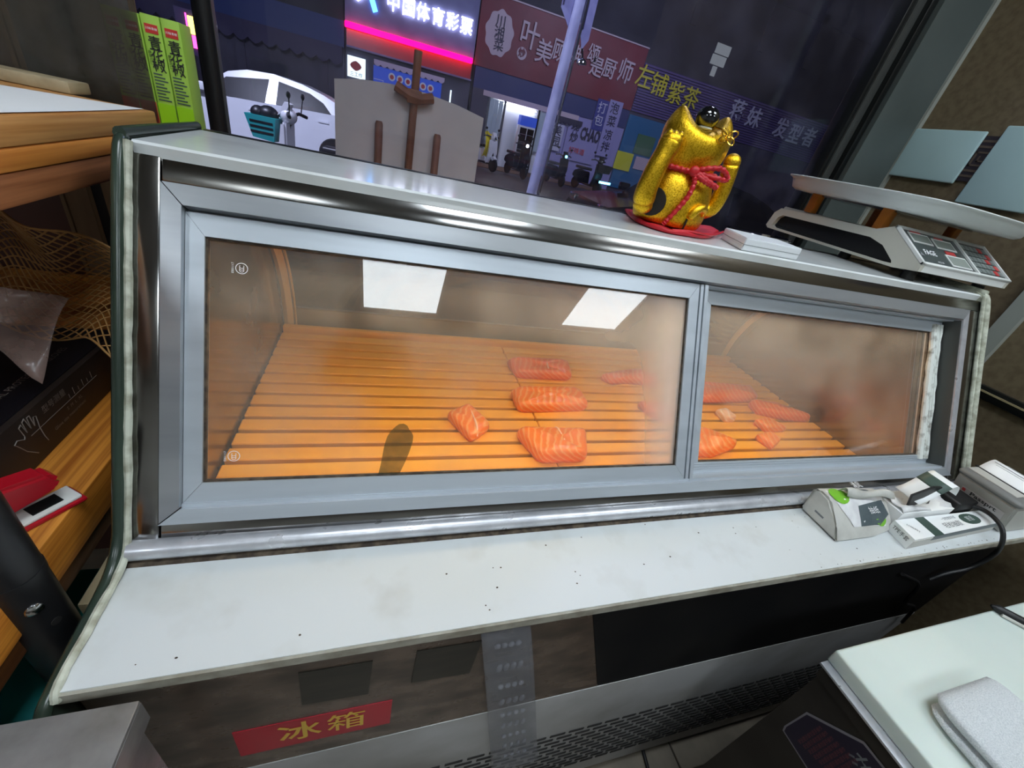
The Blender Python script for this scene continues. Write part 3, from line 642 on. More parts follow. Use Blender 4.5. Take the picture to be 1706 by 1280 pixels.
# purple corrugated sign to the right
ps = thing('purple_shop', 'shop row with a purple slatted sign, yellow characters then white ones', 'shop', (18, 22, 0), world=True)
bx('sign_back', (12.1, 22.0, 3.75), (25.2, 22.2, 5.75), 'sign_purple_dark', ps)
for k in range(18):
    b = MB(); z = 3.76+k*0.11; b.box((12.1, 21.92, z), (25.2, 22.0, z+.075)); b.build('sign_slat', 'sign_purple', ps)
for ch, x, z in (('左', 12.25, 5.12), ('铺', 13.15, 5.0), ('紫', 14.2, 4.88), ('茶', 15.2, 4.88)): ft(ch, x, z, 0.98, 'letter_yellow', ps, bold=0.006)
for ch, x, z in (('蒋', 18.25, 5.0), ('妹', 19.48, 4.92), ('发', 21.56, 4.85), ('型', 22.7, 4.78), ('者', 23.8, 4.85)): ft(ch, x, z, 0.98, 'letter_pale', ps, bold=0.012)
bx('lower_wall', (12.06, 22.0, 0), (25.2, 22.3, 3.75), 'shop_wall', ps); bx('teal_panel', (12.1, 21.93, 0.2), (14.6, 22.0, 3.6), 'teal_panel', ps)
bx('notice', (12.9, 21.88, 2.0), (14.0, 21.92, 2.9), 'paper_green', ps, label='green notice'); bx('notice', (12.0, 21.86, 1.1), (13.0, 21.9, 1.95), 'paper_yellow', ps, label='yellow notice'); bx('notice', (13.2, 21.88, 1.3), (14.1, 21.92, 1.9), 'letter_grey', ps)
# neon sign seen past the window post
ns = thing('neon_sign', 'upright pink and yellow neon sign past the left window post', 'sign', (-4.6, 15, 0), world=True)
bx('box', (-4.95, 15.0, 1.5), (-4.35, 15.2, 2.45), 'sign_purple_dark', ns); bx('tube_frame', (-4.66, 14.94, 1.95), (-4.52, 15.0, 2.32), 'neon_yellow', ns); bx('tube_frame', (-4.62, 14.94, 1.66), (-4.45, 15.0, 1.93), 'neon_pink', ns); bx('edge_tube', (-4.70, 14.92, 1.68), (-4.675, 14.95, 2.36), 'neon_pink', ns)
b = MB(); b.tube([(-4.7, 15.1, 0), (-4.7, 15.1, 1.5)], 0.05, 8); b.build('post', 'plastic_dark', ns)

# cars
def car(label, dx, y0, paint, flip=1, dz=0.0):
    t = thing('car', label, 'car', (dx-2.1*flip, y0+0.85, 0.0))
    def q(x, z, side=0):            # narrows towards the roof
        return x
    low = [(-2.2, .34), (-2.24, .56), (-2.15, .78), (-1.55, .90), (-1.0, .96), (0.0, 1.0), (1.35, 1.06), (1.95, 1.02), (2.16, .78), (2.2, .5), (2.16, .34), (1.62, .30), (-1.6, .30)]
    roof = [(-1.05, .95), (-0.78, 1.20), (-0.52, 1.385), (-0.2, 1.48), (0.25, 1.515), (0.75, 1.46), (1.15, 1.36), (1.45, 1.24), (1.78, 1.04)]
    def pr(pts, ya, yb, nm, m, par, off=0.0, bev=0):
        b = MB(); vs = b.prism([(x*flip, z) for x, z in pts], ya, yb, axis=1)
        for v in vs:
            k = max(0, v.co.z-0.98)*0.42
            v.co.y += k if v.co.y < 0 else -k
        if bev: bmesh.ops.bevel(b.bm, geom=[e for e in b.bm.edges if abs(e.verts[0].co.y-e.verts[1].co.y) < 1e-4], offset=bev, segments=2, affect='EDGES')
        return b.build(nm, m, par, smooth=True)
    body = pr(low, -.85, .85, 'body', paint, t, bev=0.04); pr(roof, -.84, .84, 'cabin', paint, t, bev=0.03)
    for s in (-1, 1):
        a, c = (-.852, -.83) if s < 0 else (.83, .852)
        pr([(-0.90, .98), (-0.55, 1.29), (0.17, 1.41), (0.09, 1.0)], a, c, 'side_window', 'car_glass', t)
        pr([(0.285, 1.02), (0.34, 1.415), (0.90, 1.335), (1.15, 1.22), (1.30, 1.055)], a, c, 'side_window', 'car_glass', t)
        bx('door_handle', (min(0.0*flip, -0.2*flip), a-.012 if s < 0 else c-.01, 0.83), (max(0.0*flip, -0.2*flip), a+.01 if s < 0 else c+.012, 0.862), paint, t)
        bx('door_handle', (min(1.05*flip, 1.25*flip), a-.012 if s < 0 else c-.01, 0.88), (max(1.05*flip, 1.25*flip), a+.01 if s < 0 else c+.012, 0.91), paint, t)
        b = MB(); b.box((-0.12, -.05, -.07), (0.12, .05, .07), 0.03); o = b.build('wing_mirror', paint, t, smooth=True); o.location = (-0.98*flip, s*.93, 1.06)
        for wx in (-1.38, 1.36):
            b = MB(); b.lathe([(0.2, -.1), (.30, -.1), (.32, -.07), (.32, .07), (.30, .1), (.2, .1)], 24, M=T(wx*flip, s*.78, 0.32) @ RX(90)); wh = b.build('wheel', 'tyre', t, smooth=True)
            b = MB(); b.lathe([(0.21, -.095), (.21, .095)], 18, M=T(wx*flip, s*.78, 0.32) @ RX(90)); b.build('hub', 'hub', wh, smooth=True)
    b = MB(); b.box((1.80*flip-.12, -.8, .80), (1.80*flip+.18, -.55, 1.0), 0.02); b.box((1.80*flip-.12, .55, .80), (1.80*flip+.18, .8, 1.0), 0.02); b.build('tail_lamps', 'poster_red', t, smooth=True)
    b = MB(); b.box((-2.1*flip-.1, -.8, .62), (-2.1*flip+.1, -.5, .78), 0.02); b.box((-2.1*flip-.1, .5, .62), (-2.1*flip+.1, .8, .78), 0.02); b.build('head_lamps', 'chrome', t, smooth=True)
    t.location.z = -0.02
    return t
car('white sedan parked across the street behind the scooter with a teal basket', 0.0, 10.0, 'car_white')
car('black car parked to the right of the gold cat', 8.1, 6.0, 'car_black', flip=1)

# scooters
def scooter(label, loc, rz, body, shield, basket=None, load=False, lamp=None, s=1.0, group='parked scooters'):
    t = thing('scooter', label, 'scooter', loc, math.radians(rz), group)
    t.scale = (s, s, s)
    for x in (0.62, -0.60):
        b = MB(); b.lathe([(0.12, -.04), (.19, -.045), (.215, -.02), (.215, .02), (.19, .045), (.12, .04)], 20, M=T(x, 0, .215) @ RX(90)); wh = b.build('wheel', 'tyre', t, smooth=True)
        b = MB(); b.lathe([(0.125, -.03), (.125, .03)], 14, M=T(x, 0, .215) @ RX(90)); b.build('hub', 'hub', wh)
    b = MB(); b.prism([(-.78, .42), (-.72, .60), (-.45, .70), (-.05, .66), (.0, .40), (.02, .24), (-.30, .22), (-.55, .36)], -.13, .13, axis=1); bmesh.ops.bevel(b.bm, geom=b.bm.edges[:], offset=.03, segments=2, affect='EDGES'); b.build('rear_body', body, t, smooth=True)
    b = MB(); b.box((-.68, -.13, .70), (.02, .13, .80), .04, 3); b.build('seat', 'plastic_dark', t, smooth=True)
    b = MB(); b.box((-.05, -.15, .22), (.42, .15, .28), .02); b.build('footboard', 'plastic_dark', t, smooth=True)
    b = MB(); b.prism([(.34, .26), (.42, .24), (.56, .60), (.50, .98), (.43, 1.0), (.44, .62)], -.19, .19, axis=1); bmesh.ops.bevel(b.bm, geom=b.bm.edges[:], offset=.025, segments=2, affect='EDGES'); b.build('leg_shield', shield, t, smooth=True)
    b = MB(); b.tube([(.62, 0, .215), (.52, 0, .60), (.44, 0, 1.02)], .03, 8); b.build('fork', 'plastic_dark', t, smooth=True)
    b = MB(); b.prism([(.60, .36), (.74, .42), (.62, .50), (.50, .46)], -.07, .07, axis=1); b.build('mudguard', body, t)
    b = MB(); b.ball((.45, 0, 1.06), (.11, .12, .10), 14, 8); b.prism([(.44, 1.12), (.56, 1.05), (.46, 1.22), (.40, 1.2)], -.09, .09, axis=1); b.build('head_cowl', shield, t, smooth=True)
    b = MB(); b.ball((.54, 0, 1.06), (.03, .06, .05), 12, 8); b.build('head_lamp', lamp or 'chrome', t, smooth=True)
    for sd in (-1, 1):
        b = MB(); b.tube([(.44, sd*.06, 1.06), (.38, sd*.22, 1.10), (.32, sd*.36, 1.07)], .022, 8); b.build('handlebar', 'plastic_dark', t, smooth=True)
        b = MB(); b.tube([(.36, sd*.24, 1.1), (.34, sd*.28, 1.28)], .008, 6); b.ball((.34, sd*.29, 1.31), (.02, .06, .04), 10, 6); b.build('mirror', 'plastic_dark', t, smooth=True)
    if basket:
        b = MB(); b.prism([(.60, .72), (.86, .74), (.94, 1.0), (.56, 1.0)], -.17, .17, axis=1); bk = b.build('basket', basket, t)
        for z in (.80, .86, .92): bx('basket_slot', (.60, -.176, z), (.88, -.169, z+.022), 'plastic_dark', bk); bx('basket_slot', (.60, .169, z), (.88, .176, z+.022), 'plastic_dark', bk)
        if load:
            b = MB(); b.ball((.70, 0, 1.03), (.13, .13, .10), 12, 8); b.ball((.82, .02, 1.02), (.09, .11, .09), 12, 8); b.build('load', 'plastic_dark', bk, smooth=True)
    return t
scooter('white scooter with a loaded teal front basket in front of the white car', (-0.55, 6.5, -0.02), 172, 'plastic_white', 'plastic_white', 'plastic_teal', True)
scooter('teal and grey scooter mostly hidden behind the grey easel board', (0.28, 5.9, -0.02), 175, 'plastic_teal', 'plastic_grey', None)
sc4 = scooter('scooter with white leg shield and yellow rain cape by the lit doorway', (4.2, 18.6, 0.0), -60, 'plastic_white', 'plastic_white', None, s=1.15)
b = MB(); b.grid(lambda u, v: (0.30+0.12*math.sin(v*3.1)-.1*u, (u-.5)*.62, 1.18-0.75*v+.04*math.sin(9*u)), 8, 8, 0.01); b.build('rain_cape', 'rain_yellow', sc4, smooth=True)
scooter('black scooter with a round bright lamp left of the lamp post', (5.6, 18.2, 0.0), -75, 'car_black', 'car_black', None, lamp='lamp_white', s=1.15)
scooter('black scooter with a cyan lamp right of the lamp post', (7.5, 18.4, 0.0), -80, 'car_black', 'car_black', None, lamp='lamp_cyan', s=1.1)
sd = scooter('dark scooter with a cyan light bar below the lettered wall poster', (9.0, 18.2, 0.0), -70, 'car_black', 'plastic_dark', 'plastic_dark', s=1.2)
bx('light_bar', (.90, -.28, .42), (.94, .28, .49), 'lamp_cyan', sd)
scooter('dark scooter in front of the teal shop panel', (12.6, 18.6, 0.0), -80, 'car_black', 'plastic_grey', None, s=1.2)
# lamp post with banner, bollard, small floodlight
lp = thing('lamp_post', 'pale blue-white lamp post leaning slightly, with a pointed street banner', 'lamp post', (2.11, 5.0, -0.02), world=True)
b = MB(); b.tube([(2.09, 5.0, -0.02), (2.16, 5.0, 1.5), (2.235, 5.0, 3.2), (2.30, 5.0, 5.2)], [.072, .066, .058, .05], 16); b.build('post', 'pole_paint', lp, smooth=True)
b = MB(); b.tube([(2.185, 4.96, -0.02), (2.245, 4.96, 1.5), (2.312, 4.96, 3.4)], .018, 8); b.build('conduit', 'pole_steel', lp, smooth=True)
for x0, x1, zb in ((2.02, 2.16, 2.66), (2.30, 2.42, 2.52)):
    b = MB(); b.prism([(x0, 3.6), (x1, 3.6), (x1, zb if x0 < 2.1 else zb-.0), ((x0+x1)/2 if x0 > 2.1 else x1, zb-.1), (x0, zb+.05)], 5.0, 5.008, axis=1); b.build('banner', 'banner_cloth', lp)
    b = MB(); b.tube([(x0+.02, 4.995, zb+.08), (x0+.02, 4.995, 3.6)], .008, 6); b.build('banner_edge', 'sign_purple_dark', lp)
b = MB(); b.lathe([(0.0, 0.04), (.03, .035), (.055, .01), (.06, -.015), (.04, -.02), (0, -.02)], 16, M=T(2.36, 4.9, 2.30)); b.tube([(2.36, 4.9, 2.33), (2.34, 4.93, 2.42)], .012, 6); b.build('camera_dome', 'chrome', lp, smooth=True)
bo = thing('bollard', 'red and white striped bollard beside the lamp post', 'bollard', (3.19, 8.0, -0.02))
for k in range(5):
    b = MB(); b.lathe([(.055, k*.186), (.055, k*.186+.185)], 14); b.build('band', 'bollard_red' if k % 2 == 0 else 'plastic_white', bo, smooth=True)
b = MB(); b.lathe([(.055, .93), (.05, .945), (0, .95)], 14); b.build('cap', 'bollard_red', bo, smooth=True)
fl = thing('floodlight', 'small bright floodlight on a thin post beyond the gold cat', 'light', (6.75, 8.0, -0.02), world=True)
b = MB(); b.tube([(6.75, 8.0, -0.02), (6.75, 8.0, 1.95)], .035, 8); b.build('post', 'pole_steel', fl); b = MB(); b.box((6.62, 7.9, 1.93), (7.02, 8.05, 2.05), .02); b.build('housing', 'plastic_grey', fl, smooth=True); bx('lens', (6.66, 7.895, 1.945), (6.98, 7.905, 2.035), 'lamp_white', fl)
# easel standing just outside the glass, seen from behind
ea = thing('easel', 'wooden easel holding a plain grey board outside the window, seen from behind', 'easel', (0.352, 1.2, -0.02), world=True)
b = MB(); b.prism([(0.092, 0.90), (0.092, 1.476), (0.18, 1.494), (0.272, 1.502), (0.39, 1.502), (0.51, 1.490), (0.612, 1.471), (0.610, 0.90)], 1.2, 1.209, axis=1); b.build('board', 'easel_board', ea)
b = MB(); b.tube([(0.345, 1.180, -0.02), (0.349, 1.180, 1.262), (0.358, 1.192, 1.613)], 0.0140, 10); b.build('centre_post', 'easel_wood', ea, smooth=True)
for x0, x1 in ((0.239, 0.235), (0.446, 0.446)):
    b = MB(); b.tube([(x1, 1.172, -0.02), (x0, 1.184, 1.376), (x0, 1.184, 1.385)], [.0140, .0140, .010], 10); b.build('leg', 'easel_wood', ea, smooth=True)
b = MB(); b.tube([(0.290, 1.176, 1.500), (0.338, 1.168, 1.481), (0.376, 1.168, 1.478), (0.417, 1.176, 1.490)], 0.0165, 8); b.build('clamp', 'easel_wood', ea, smooth=True)
b = MB(); b.box((0.327, 1.158, 1.460), (0.378, 1.181, 1.502), .006); b.build('clamp_block', 'easel_wood', ea, smooth=True)
bx('ledge', (0.094, 1.14, 0.87), (0.612, 1.198, 0.90), 'easel_wood', ea)

# ------------------------------------------------------------------ salmon pieces on the slats
def salmon_mat(name, flesh, fat, dens, mixw=0.55):
    m, nt, out = nodes(name)
    b = N(nt, 'ShaderNodeBsdfPrincipled'); nt.links.new(b.outputs[0], out.inputs[0])
    b.inputs['Roughness'].default_value = 0.28; b.inputs['Subsurface Weight'].default_value = 0.25; b.inputs['Subsurface Radius'].default_value = (.012, .004, .002); b.inputs['Subsurface Scale'].default_value = 0.4
    tc = N(nt, 'ShaderNodeTexCoord'); wv = N(nt, 'ShaderNodeTexWave', wave_type='BANDS', bands_direction='X', wave_profile='SIN')
    wv.inputs['Scale'].default_value = dens; wv.inputs['Distortion'].default_value = 3.0; wv.inputs['Detail'].default_value = 3; wv.inputs['Detail Scale'].default_value = 1.4
    mp = N(nt, 'ShaderNodeMapping'); mp.inputs['Rotation'].default_value = (0.4, 0.9, 0.6); nt.links.new(tc.outputs['Object'], mp.inputs[0]); nt.links.new(mp.outputs[0], wv.inputs[0])
    r = N(nt, 'ShaderNodeValToRGB'); r.color_ramp.elements[0].position = mixw; r.color_ramp.elements[0].color = flesh; r.color_ramp.elements[1].position = 0.98; r.color_ramp.elements[1].color = fat
    nt.links.new(wv.outputs['Fac'], r.inputs[0]); nt.links.new(r.outputs[0], b.inputs['Base Color'])
    bp = N(nt, 'ShaderNodeBump'); bp.inputs['Strength'].default_value = 0.12; bp.inputs['Distance'].default_value = 0.003; nt.links.new(wv.outputs['Fac'], bp.inputs['Height']); nt.links.new(bp.outputs[0], b.inputs['Normal'])
    return m
salmon_mat('salmon_flesh', srgb(252, 132, 48), srgb(254, 172, 104), 34)
salmon_mat('salmon_red', srgb(244, 114, 50), srgb(250, 150, 92), 34)
salmon_mat('salmon_pale', srgb(246, 196, 160), srgb(252, 224, 200), 24)
mat('salmon_line', srgb(252, 206, 176), 0.35)
def fillet(label, pts, h, m='salmon_flesh', line=None, name='salmon_fillet'):
    n = len(pts); cx = sum(p[0] for p in pts)/n; cy = sum(p[1] for p in pts)/n
    t = thing(name, label, 'salmon', (cx, cy, 0.8705), group='raw salmon pieces on the slats')
    P = [Vector((p[0]-cx, p[1]-cy, 0)) for p in pts]
    ring = []                                   # rounded outline
    for i in range(n):
        a, b_, c = P[i-1], P[i], P[(i+1) % n]
        for k in range(5):
            u = k/4; ring.append(((b_+(a-b_)*0.16)*(1-u)**2 + b_*2*u*(1-u) + (b_+(c-b_)*0.16)*u*u))
    N_ = len(ring); b = MB(); loops = []
    for s_, z in ((0.97, 0.0), (1.02, h*0.35), (0.99, h*0.72), (0.93, h*0.93), (0.78, h*1.03), (0.5, h*1.08), (0.22, h*1.1)):
        loops.append([b.bm.verts.new((p.x*s_, p.y*s_, z*(1+0.10*math.sin(7*p.x*12+p.y*30)) if z else 0)) for p in ring])
    for A, B in zip(loops, loops[1:]):
        for k in range(N_): b.bm.faces.new((A[k], A[(k+1) % N_], B[(k+1) % N_], B[k]))
    b.bm.faces.new(loops[0][::-1]); b.bm.faces.new(loops[-1])
    b.build('flesh', m, t, smooth='all')
    if line:
        (x0, y0), (x1, y1) = line; pth = []
        for k in range(9):
            u = k/8; pth.append((x0+(x1-x0)*u-cx+0.004*math.sin(3*u), y0+(y1-y0)*u-cy, h*(1.07 if 0.1 < u < 0.85 else (0.9 if u <= .1 else (0.95 if u < .95 else .45)))))
        b = MB(); b.tube(smoothpath(pth, 2), 0.0022, 6); b.build('fat_line', 'salmon_line', t, smooth=True)
    return t
fillet('small salmon chunk with a pale line, leftmost piece on the orange slats', [(.413, .128), (.470, .160), (.508, .085), (.455, .040)], .024, line=((.462, .146), (.470, .052)))
fillet('large salmon fillet at the front edge of the slats', [(.560, .068), (.735, .062), (.702, -.026), (.590, -.026)], .030, line=((.655, .064), (.652, -.022)))
fillet('long salmon fillet in the middle row, behind the large front fillet', [(.592, .232), (.798, .240), (.790, .162), (.592, .150)], .028)
fillet('long hazy salmon fillet in the back row left of the folded one', [(.622, .390), (.822, .394), (.802, .308), (.630, .312)], .028, 'salmon_red', line=((.735, .388), (.725, .315)))
fillet('folded salmon trimming in the back row, right of the hazy fillet', [(.905, .325), (.985, .352), (1.06, .372), (1.13, .350), (1.10, .296), (.99, .306), (.93, .296)], .026, 'salmon_red')
fillet('small dark salmon piece half hidden by fogged glass left of the door overlap', [(.955, .188), (1.05, .192), (1.075, .125), (.985, .118)], .024, 'salmon_red')
fillet('salmon fillet at the front just right of the door overlap', [(.985, .066), (1.10, .070), (1.158, .006), (1.06, -.024), (.985, -.020)], .030)
fillet('large blurred salmon fillet at the back seen through the right door', [(1.215, .300), (1.48, .296), (1.44, .222), (1.205, .208)], .028, 'salmon_red')
fillet('long salmon fillet nearest the right end of the slats', [(1.385, .206), (1.50, .192), (1.566, .120), (1.47, .125), (1.375, .160)], .028, 'salmon_red')
fillet('small oval salmon piece below the rightmost fillet', [(1.318, .112), (1.375, .118), (1.413, .074), (1.33, .072)], .022)
fillet('small salmon end piece with a ragged pale edge near the right front', [(1.262, .048), (1.318, .052), (1.328, .022), (1.276, -.004)], .022)
fillet('pale cube of salmon belly alone on the right slats', [(1.214, .160), (1.254, .164), (1.258, .120), (1.216, .118)], .020, 'salmon_pale', name='salmon_cube')

# ------------------------------------------------------------------ gold beckoning cat, seen from behind, on a red cushion
mat('gold', srgb(244, 200, 50), 0.36, 1.0, c2=srgb(206, 156, 26), nscale=420, namt=(0.45, 0.62), bump=0.22, bscale=520)
mat('gold_plain', srgb(232, 186, 70), 0.2, 1.0)
mat('rope_red', srgb(190, 20, 32), 0.45); mat('cloth_red', srgb(200, 20, 40), 0.5, c2=srgb(180, 12, 34), nscale=40, bump=0.1); mat('ball_black', srgb(12, 14, 18), 0.06, spec=0.6, coat=0.6)
cush = thing('red_cushion', 'flat red cloth mat under the gold cat', 'mat', (0.80, 0.13, 1.351))
outl = [(.745, .225), (.708, .13), (.700, .085), (.722, .040), (.77, .040), (.83, .055), (.90, .118), (.965, .188), (.93, .208), (.86, .226)]
pc = smoothpath([(x-.80, y-.13, 0) for x, y in outl + outl[:1]], 4)[:-1]
b = MB(); loops = []
for s_, z in ((0.96, 0.0), (1.0, .003), (1.0, .0065), (.95, .008), (.8, .006), (.4, .0055)):
    loops.append([b.bm.verts.new((p.x*s_, p.y*s_, z + (.0015*math.sin(i*1.3) if z > .004 else 0))) for i, p in enumerate(pc)])
for A, B in zip(loops, loops[1:]):
    for k in range(len(pc)): b.bm.faces.new((A[k], A[(k+1) % len(pc)], B[(k+1) % len(pc)], B[k]))
b.bm.faces.new(loops[0][::-1]); b.bm.faces.new(loops[-1]); b.build('cloth', 'cloth_red', cush, smooth='all')
b = MB(); b.tube(smoothpath([(-.06, -.088, .006), (-.02, -.086, .009), (.03, -.075, .008), (.10, -.02, .007), (.185, .06, .004), (.215, .062, .002)], 4), .0022, 6); b.build('tassel_cord', 'cloth_red', cush, smooth=True)
CX, CY, CZ = 0.767, 0.110, 1.3575
ctz = thing('lucky_cat', 'gold beckoning cat figurine with raised paw, seen from behind', 'figurine', (CX, CY, CZ), math.radians(-12))
prof = smoothpath([(.050, 0, 0), (.062, 0, .004), (.0665, 0, .022), (.0655, 0, .045), (.061, 0, .068), (.0535, 0, .084), (.0500, 0, .094), (.0525, 0, .104), (.0570, 0, .116), (.0590, 0, .130), (.0580, 0, .143), (.0530, 0, .151), (.044, 0, .156), (.034, 0, .158), (.022, 0, .159), (.010, 0, .159), (.001, 0, .159)], 4)
b = MB(); b.lathe([(p.x, p.z) for p in prof], 64, sy=0.84)
for v in b.bm.verts:                # ears swell out of the crown
    k = min(1, max(0, (v.co.z-.112)/.040)); k = k*k*(3-2*k); ax = abs(v.co.x)
    e = math.exp(-((ax-.039)/.0175)**2)*math.exp(-(v.co.y/.030)**2)
    v.co.z += .023*k*e; v.co.y *= 1-.25*k*e; v.co.x *= 1+.06*k*e
    v.co.z -= .007*k*math.exp(-(ax/.022)**2)
body = b.build('body', 'gold', ctz, smooth='all')
# raised waving arm with its dark slot
b = MB(); b.tube(smoothpath([(-.072, -.052, .030), (-.076, -.058, .052), (-.073, -.060, .085), (-.066, -.058, .112), (-.063, -.056, .124)], 5), [.0165, .018, .0185, .0182, .018, .0176, .0172, .017, .0168, .0166, .0165, .0164, .0163, .0162, .0165, .017, .0175, .018, .0182, .018, .016][:21], 18)
b.ball((-.0625, -.056, .126), (.0178, .016, .0135), 16, 10); b.ball((-.071, -.052, .026), (.0172, .016, .014), 16, 10)
for dx in (-.009, 0, .009): b.ball((-.0625+dx, -.060, .134), (.006, .0075, .006), 10, 7)
arm = b.build('waving_arm', 'gold', ctz, smooth='all')
b = MB(); b.lathe([(.0235, 0), (.0235, .012)], 20, M=T(-.046, -.030, .034) @ RZ(-35) @ RX(90), sy=1.0); b.build('arm_slot', 'gap_black', ctz)
b = MB(); b.tube(smoothpath([(.060, .004, .032), (.078, 0, .042), (.082, -.004, .065), (.080, -.006, .092), (.077, -.006, .115)], 4), .0142, 16); b.ball((.0765, -.006, .120), (.0150, .0135, .0135), 14, 10); b.ball((.060, .004, .032), (.0148, .0148, .0148), 12, 8); b.build('still_arm', 'gold', ctz, smooth='all')
# curled tail and leg crease on the back
b = MB(); b.tube(smoothpath([(.018, -.0530, .022), (.022, -.0555, .034), (.032, -.052, .041), (.043, -.044, .038), (.046, -.041, .028)], 4), [.0075]*13+[.006, .005, .004, .003], 12); b.build('tail', 'gold', ctz, smooth='all')
b = MB(); b.tube([(.014, -.0535, .002), (.014, -.0558, .012), (.0145, -.0552, .020)], .0016, 6); b.build('leg_crease', 'gap_black', ctz)
# red twisted cord: collar, bow, hanging end
def rope(path, r, parent, name='cord', closed=False):
    p = smoothpath(path, 8); b = MB(); n = len(p)
    b.tube(p, [r*1.22*(1+.20*math.sin(i*1.9)) for i in range(n)], 9); return b.build(name, 'rope_red', parent, smooth=True)
ring = [(.0545*math.cos(a), .0545*.86*math.sin(a), .0925+.002*math.sin(a)) for a in [2*math.pi*k/16 for k in range(17)]]
col = rope(ring, .0036, ctz, 'collar')
KX, KY, KZ = -.004, -.0505, .093
rope([(KX, KY, KZ), (.015, -.058, .101), (.036, -.060, .104), (.054, -.052, .096), (.056, -.050, .091), (.040, -.057, .090), (.018, -.058, .090), (KX, KY, KZ)], .0034, col, 'bow_loop')
rope([(KX, KY-.003, KZ-.004), (.010, -.062, .083), (.026, -.062, .079), (.040, -.060, .077), (.020, -.062, .083), (KX, KY-.003, KZ)], .0034, col, 'bow_loop')
b = MB(); b.ball((KX-.002, KY-.005, KZ-.001), (.0095, .006, .0085), 12, 8); b.ball((KX+.006, KY-.006, KZ-.006), (.007, .005, .006), 12, 8); b.build('knot', 'rope_red', col, smooth=True)
rope([(KX, KY-.006, KZ-.006), (-.001, -.0605, .075), (-.004, -.0635, .055), (-.012, -.0635, .035), (-.022, -.062, .015), (-.027, -.060, .004)], .0034, col, 'hanging_end')
# black ball ornament and gilt wire butterfly between the ears
b = MB(); b.ball((.004, -.004, .1705), (.0195, .018, .0175), 20, 14); b.build('black_ball', 'ball_black', ctz, smooth='all')
b = MB(); b.ball((.004, -.010, .1565), (.013, .008, .0035), 14, 8); b.build('ball_seat', 'cream_seal', ctz, smooth='all')
b = MB(); fx, fz = .030, .1485; fy = -.0455
for a0, L in ((35, .0165), (145, .0165), (-30, .015), (210, .015)):
    c, s_ = math.cos(math.radians(a0)), math.sin(math.radians(a0)); lp = []
    for k in range(13):
        t_ = 2*math.pi*k/12; u, v_ = L*.5*(1-math.cos(t_)), L*.30*math.sin(t_); lp.append((fx+u*c-v_*s_, fy-.003*math.sin(t_/2), fz+u*s_+v_*c))
    b.tube(lp, .00125, 6)
b.tube(smoothpath([(.014, -.022, .160), (.022, -.038, .157), (.030, -.047, .1495)], 4), .0013, 6); b.build('wire_butterfly', 'gold_plain', ctz, smooth=True)
b = MB(); b.ball((fx, fy-.003, fz-.001), .0036, 12, 8); b.build('bead', 'gold_plain', ctz, smooth='all')

# ------------------------------------------------------------------ things on the cabinet top: white box, black tray, scale
mat('scale_body', srgb(196, 194, 182), 0.4); mat('scale_white', srgb(222, 224, 222), 0.35); mat('scale_dark', srgb(16, 18, 20), 0.5); mat('scale_panel', srgb(72, 80, 80), 0.25); mat('key_grey', srgb(120, 128, 126), 0.4); mat('key_red', srgb(196, 60, 60), 0.4); mat('lcd', srgb(150, 158, 152), 0.15); mat('dish', srgb(214, 220, 218), 0.35); mat('support_orange', srgb(176, 104, 30), 0.45)
mat('box_white', srgb(232, 236, 240), 0.35)
wb = thing('white_box', 'thin white box beside the red mat, in front of the black tray', 'box', (0.93, 0.05, 1.35), world=True)
b = MB(); b.prism([(.866, .004), (1.003, .004), (1.022, .084), (.906, .106)], 1.3505, 1.372, axis=2); bmesh.ops.bevel(b.bm, geom=b.bm.edges[:], offset=.0015, segments=2, affect='EDGES'); b.build('carton', 'box_white', wb, smooth=True)
b = MB(); b.prism([(.8653, .0036), (1.0035, .0036), (1.0225, .0845), (.9055, .1066)], 1.3606, 1.3612, axis=2); b.build('lid_seam', 'ink_grey', wb)
tr = thing('black_tray', 'glossy black tray behind the thin white box', 'tray', (1.0, 0.16, 1.35), world=True)
b = MB(); b.prism([(.985, .118), (1.04, .106), (1.14, .140), (1.14, .198), (.985, .198)], 1.3505, 1.366, axis=2); bmesh.ops.bevel(b.bm, geom=b.bm.edges[:], offset=.004, segments=2, affect='EDGES'); b.build('tray', 'ball_black', tr, smooth=True)
b = MB(); b.tube(smoothpath([(.991, .192, 1.3665), (.992, .124, 1.3665), (1.04, .113, 1.3665), (1.132, .145, 1.3665), (1.134, .192, 1.3665)], 3), .003, 8); b.build('rim', 'ball_black', tr, smooth=True)
SX0, SX1 = 1.334, 1.666
sc = thing('weighing_scale', 'off-white counter weighing scale with a keypad panel and white dish', 'scale', (1.5, 0.1, 1.35), world=True)
outer = [(.0, 1.373), (.0, 1.386), (.094, 1.443), (.128, 1.430), (.40, 1.422), (.416, 1.408), (.424, 1.372), (.415, 1.366), (.05, 1.366)]
inner = [(.055, 1.373), (.058, 1.378), (.094, 1.402), (.130, 1.411), (.385, 1.406), (.397, 1.398), (.405, 1.376), (.395, 1.3715), (.08, 1.3715)]
def ring_prism(name, outer, inner, x0, x1, m, parent):
    b = MB(); n = len(outer); V = [[b.bm.verts.new((x, *p)) for p in L_] for x in (x0, x1) for L_ in (outer, inner)]
    oa, ia, ob, ib = V
    for i in range(n):
        j = (i+1) % n
        for f in ((oa[i], oa[j], ia[j], ia[i]), (ob[j], ob[i], ib[i], ib[j]), (oa[j], oa[i], ob[i], ob[j]), (ia[i], ia[j], ib[j], ib[i])): b.bm.faces.new(f)
    bmesh.ops.recalc_face_normals(b.bm, faces=b.bm.faces[:]); return b.build(name, m, parent, smooth=True)
ring_prism('side_frame', outer, inner, SX0, SX0+.012, 'scale_body', sc); ring_prism('side_frame', outer, inner, SX1-.012, SX1, 'scale_body', sc)
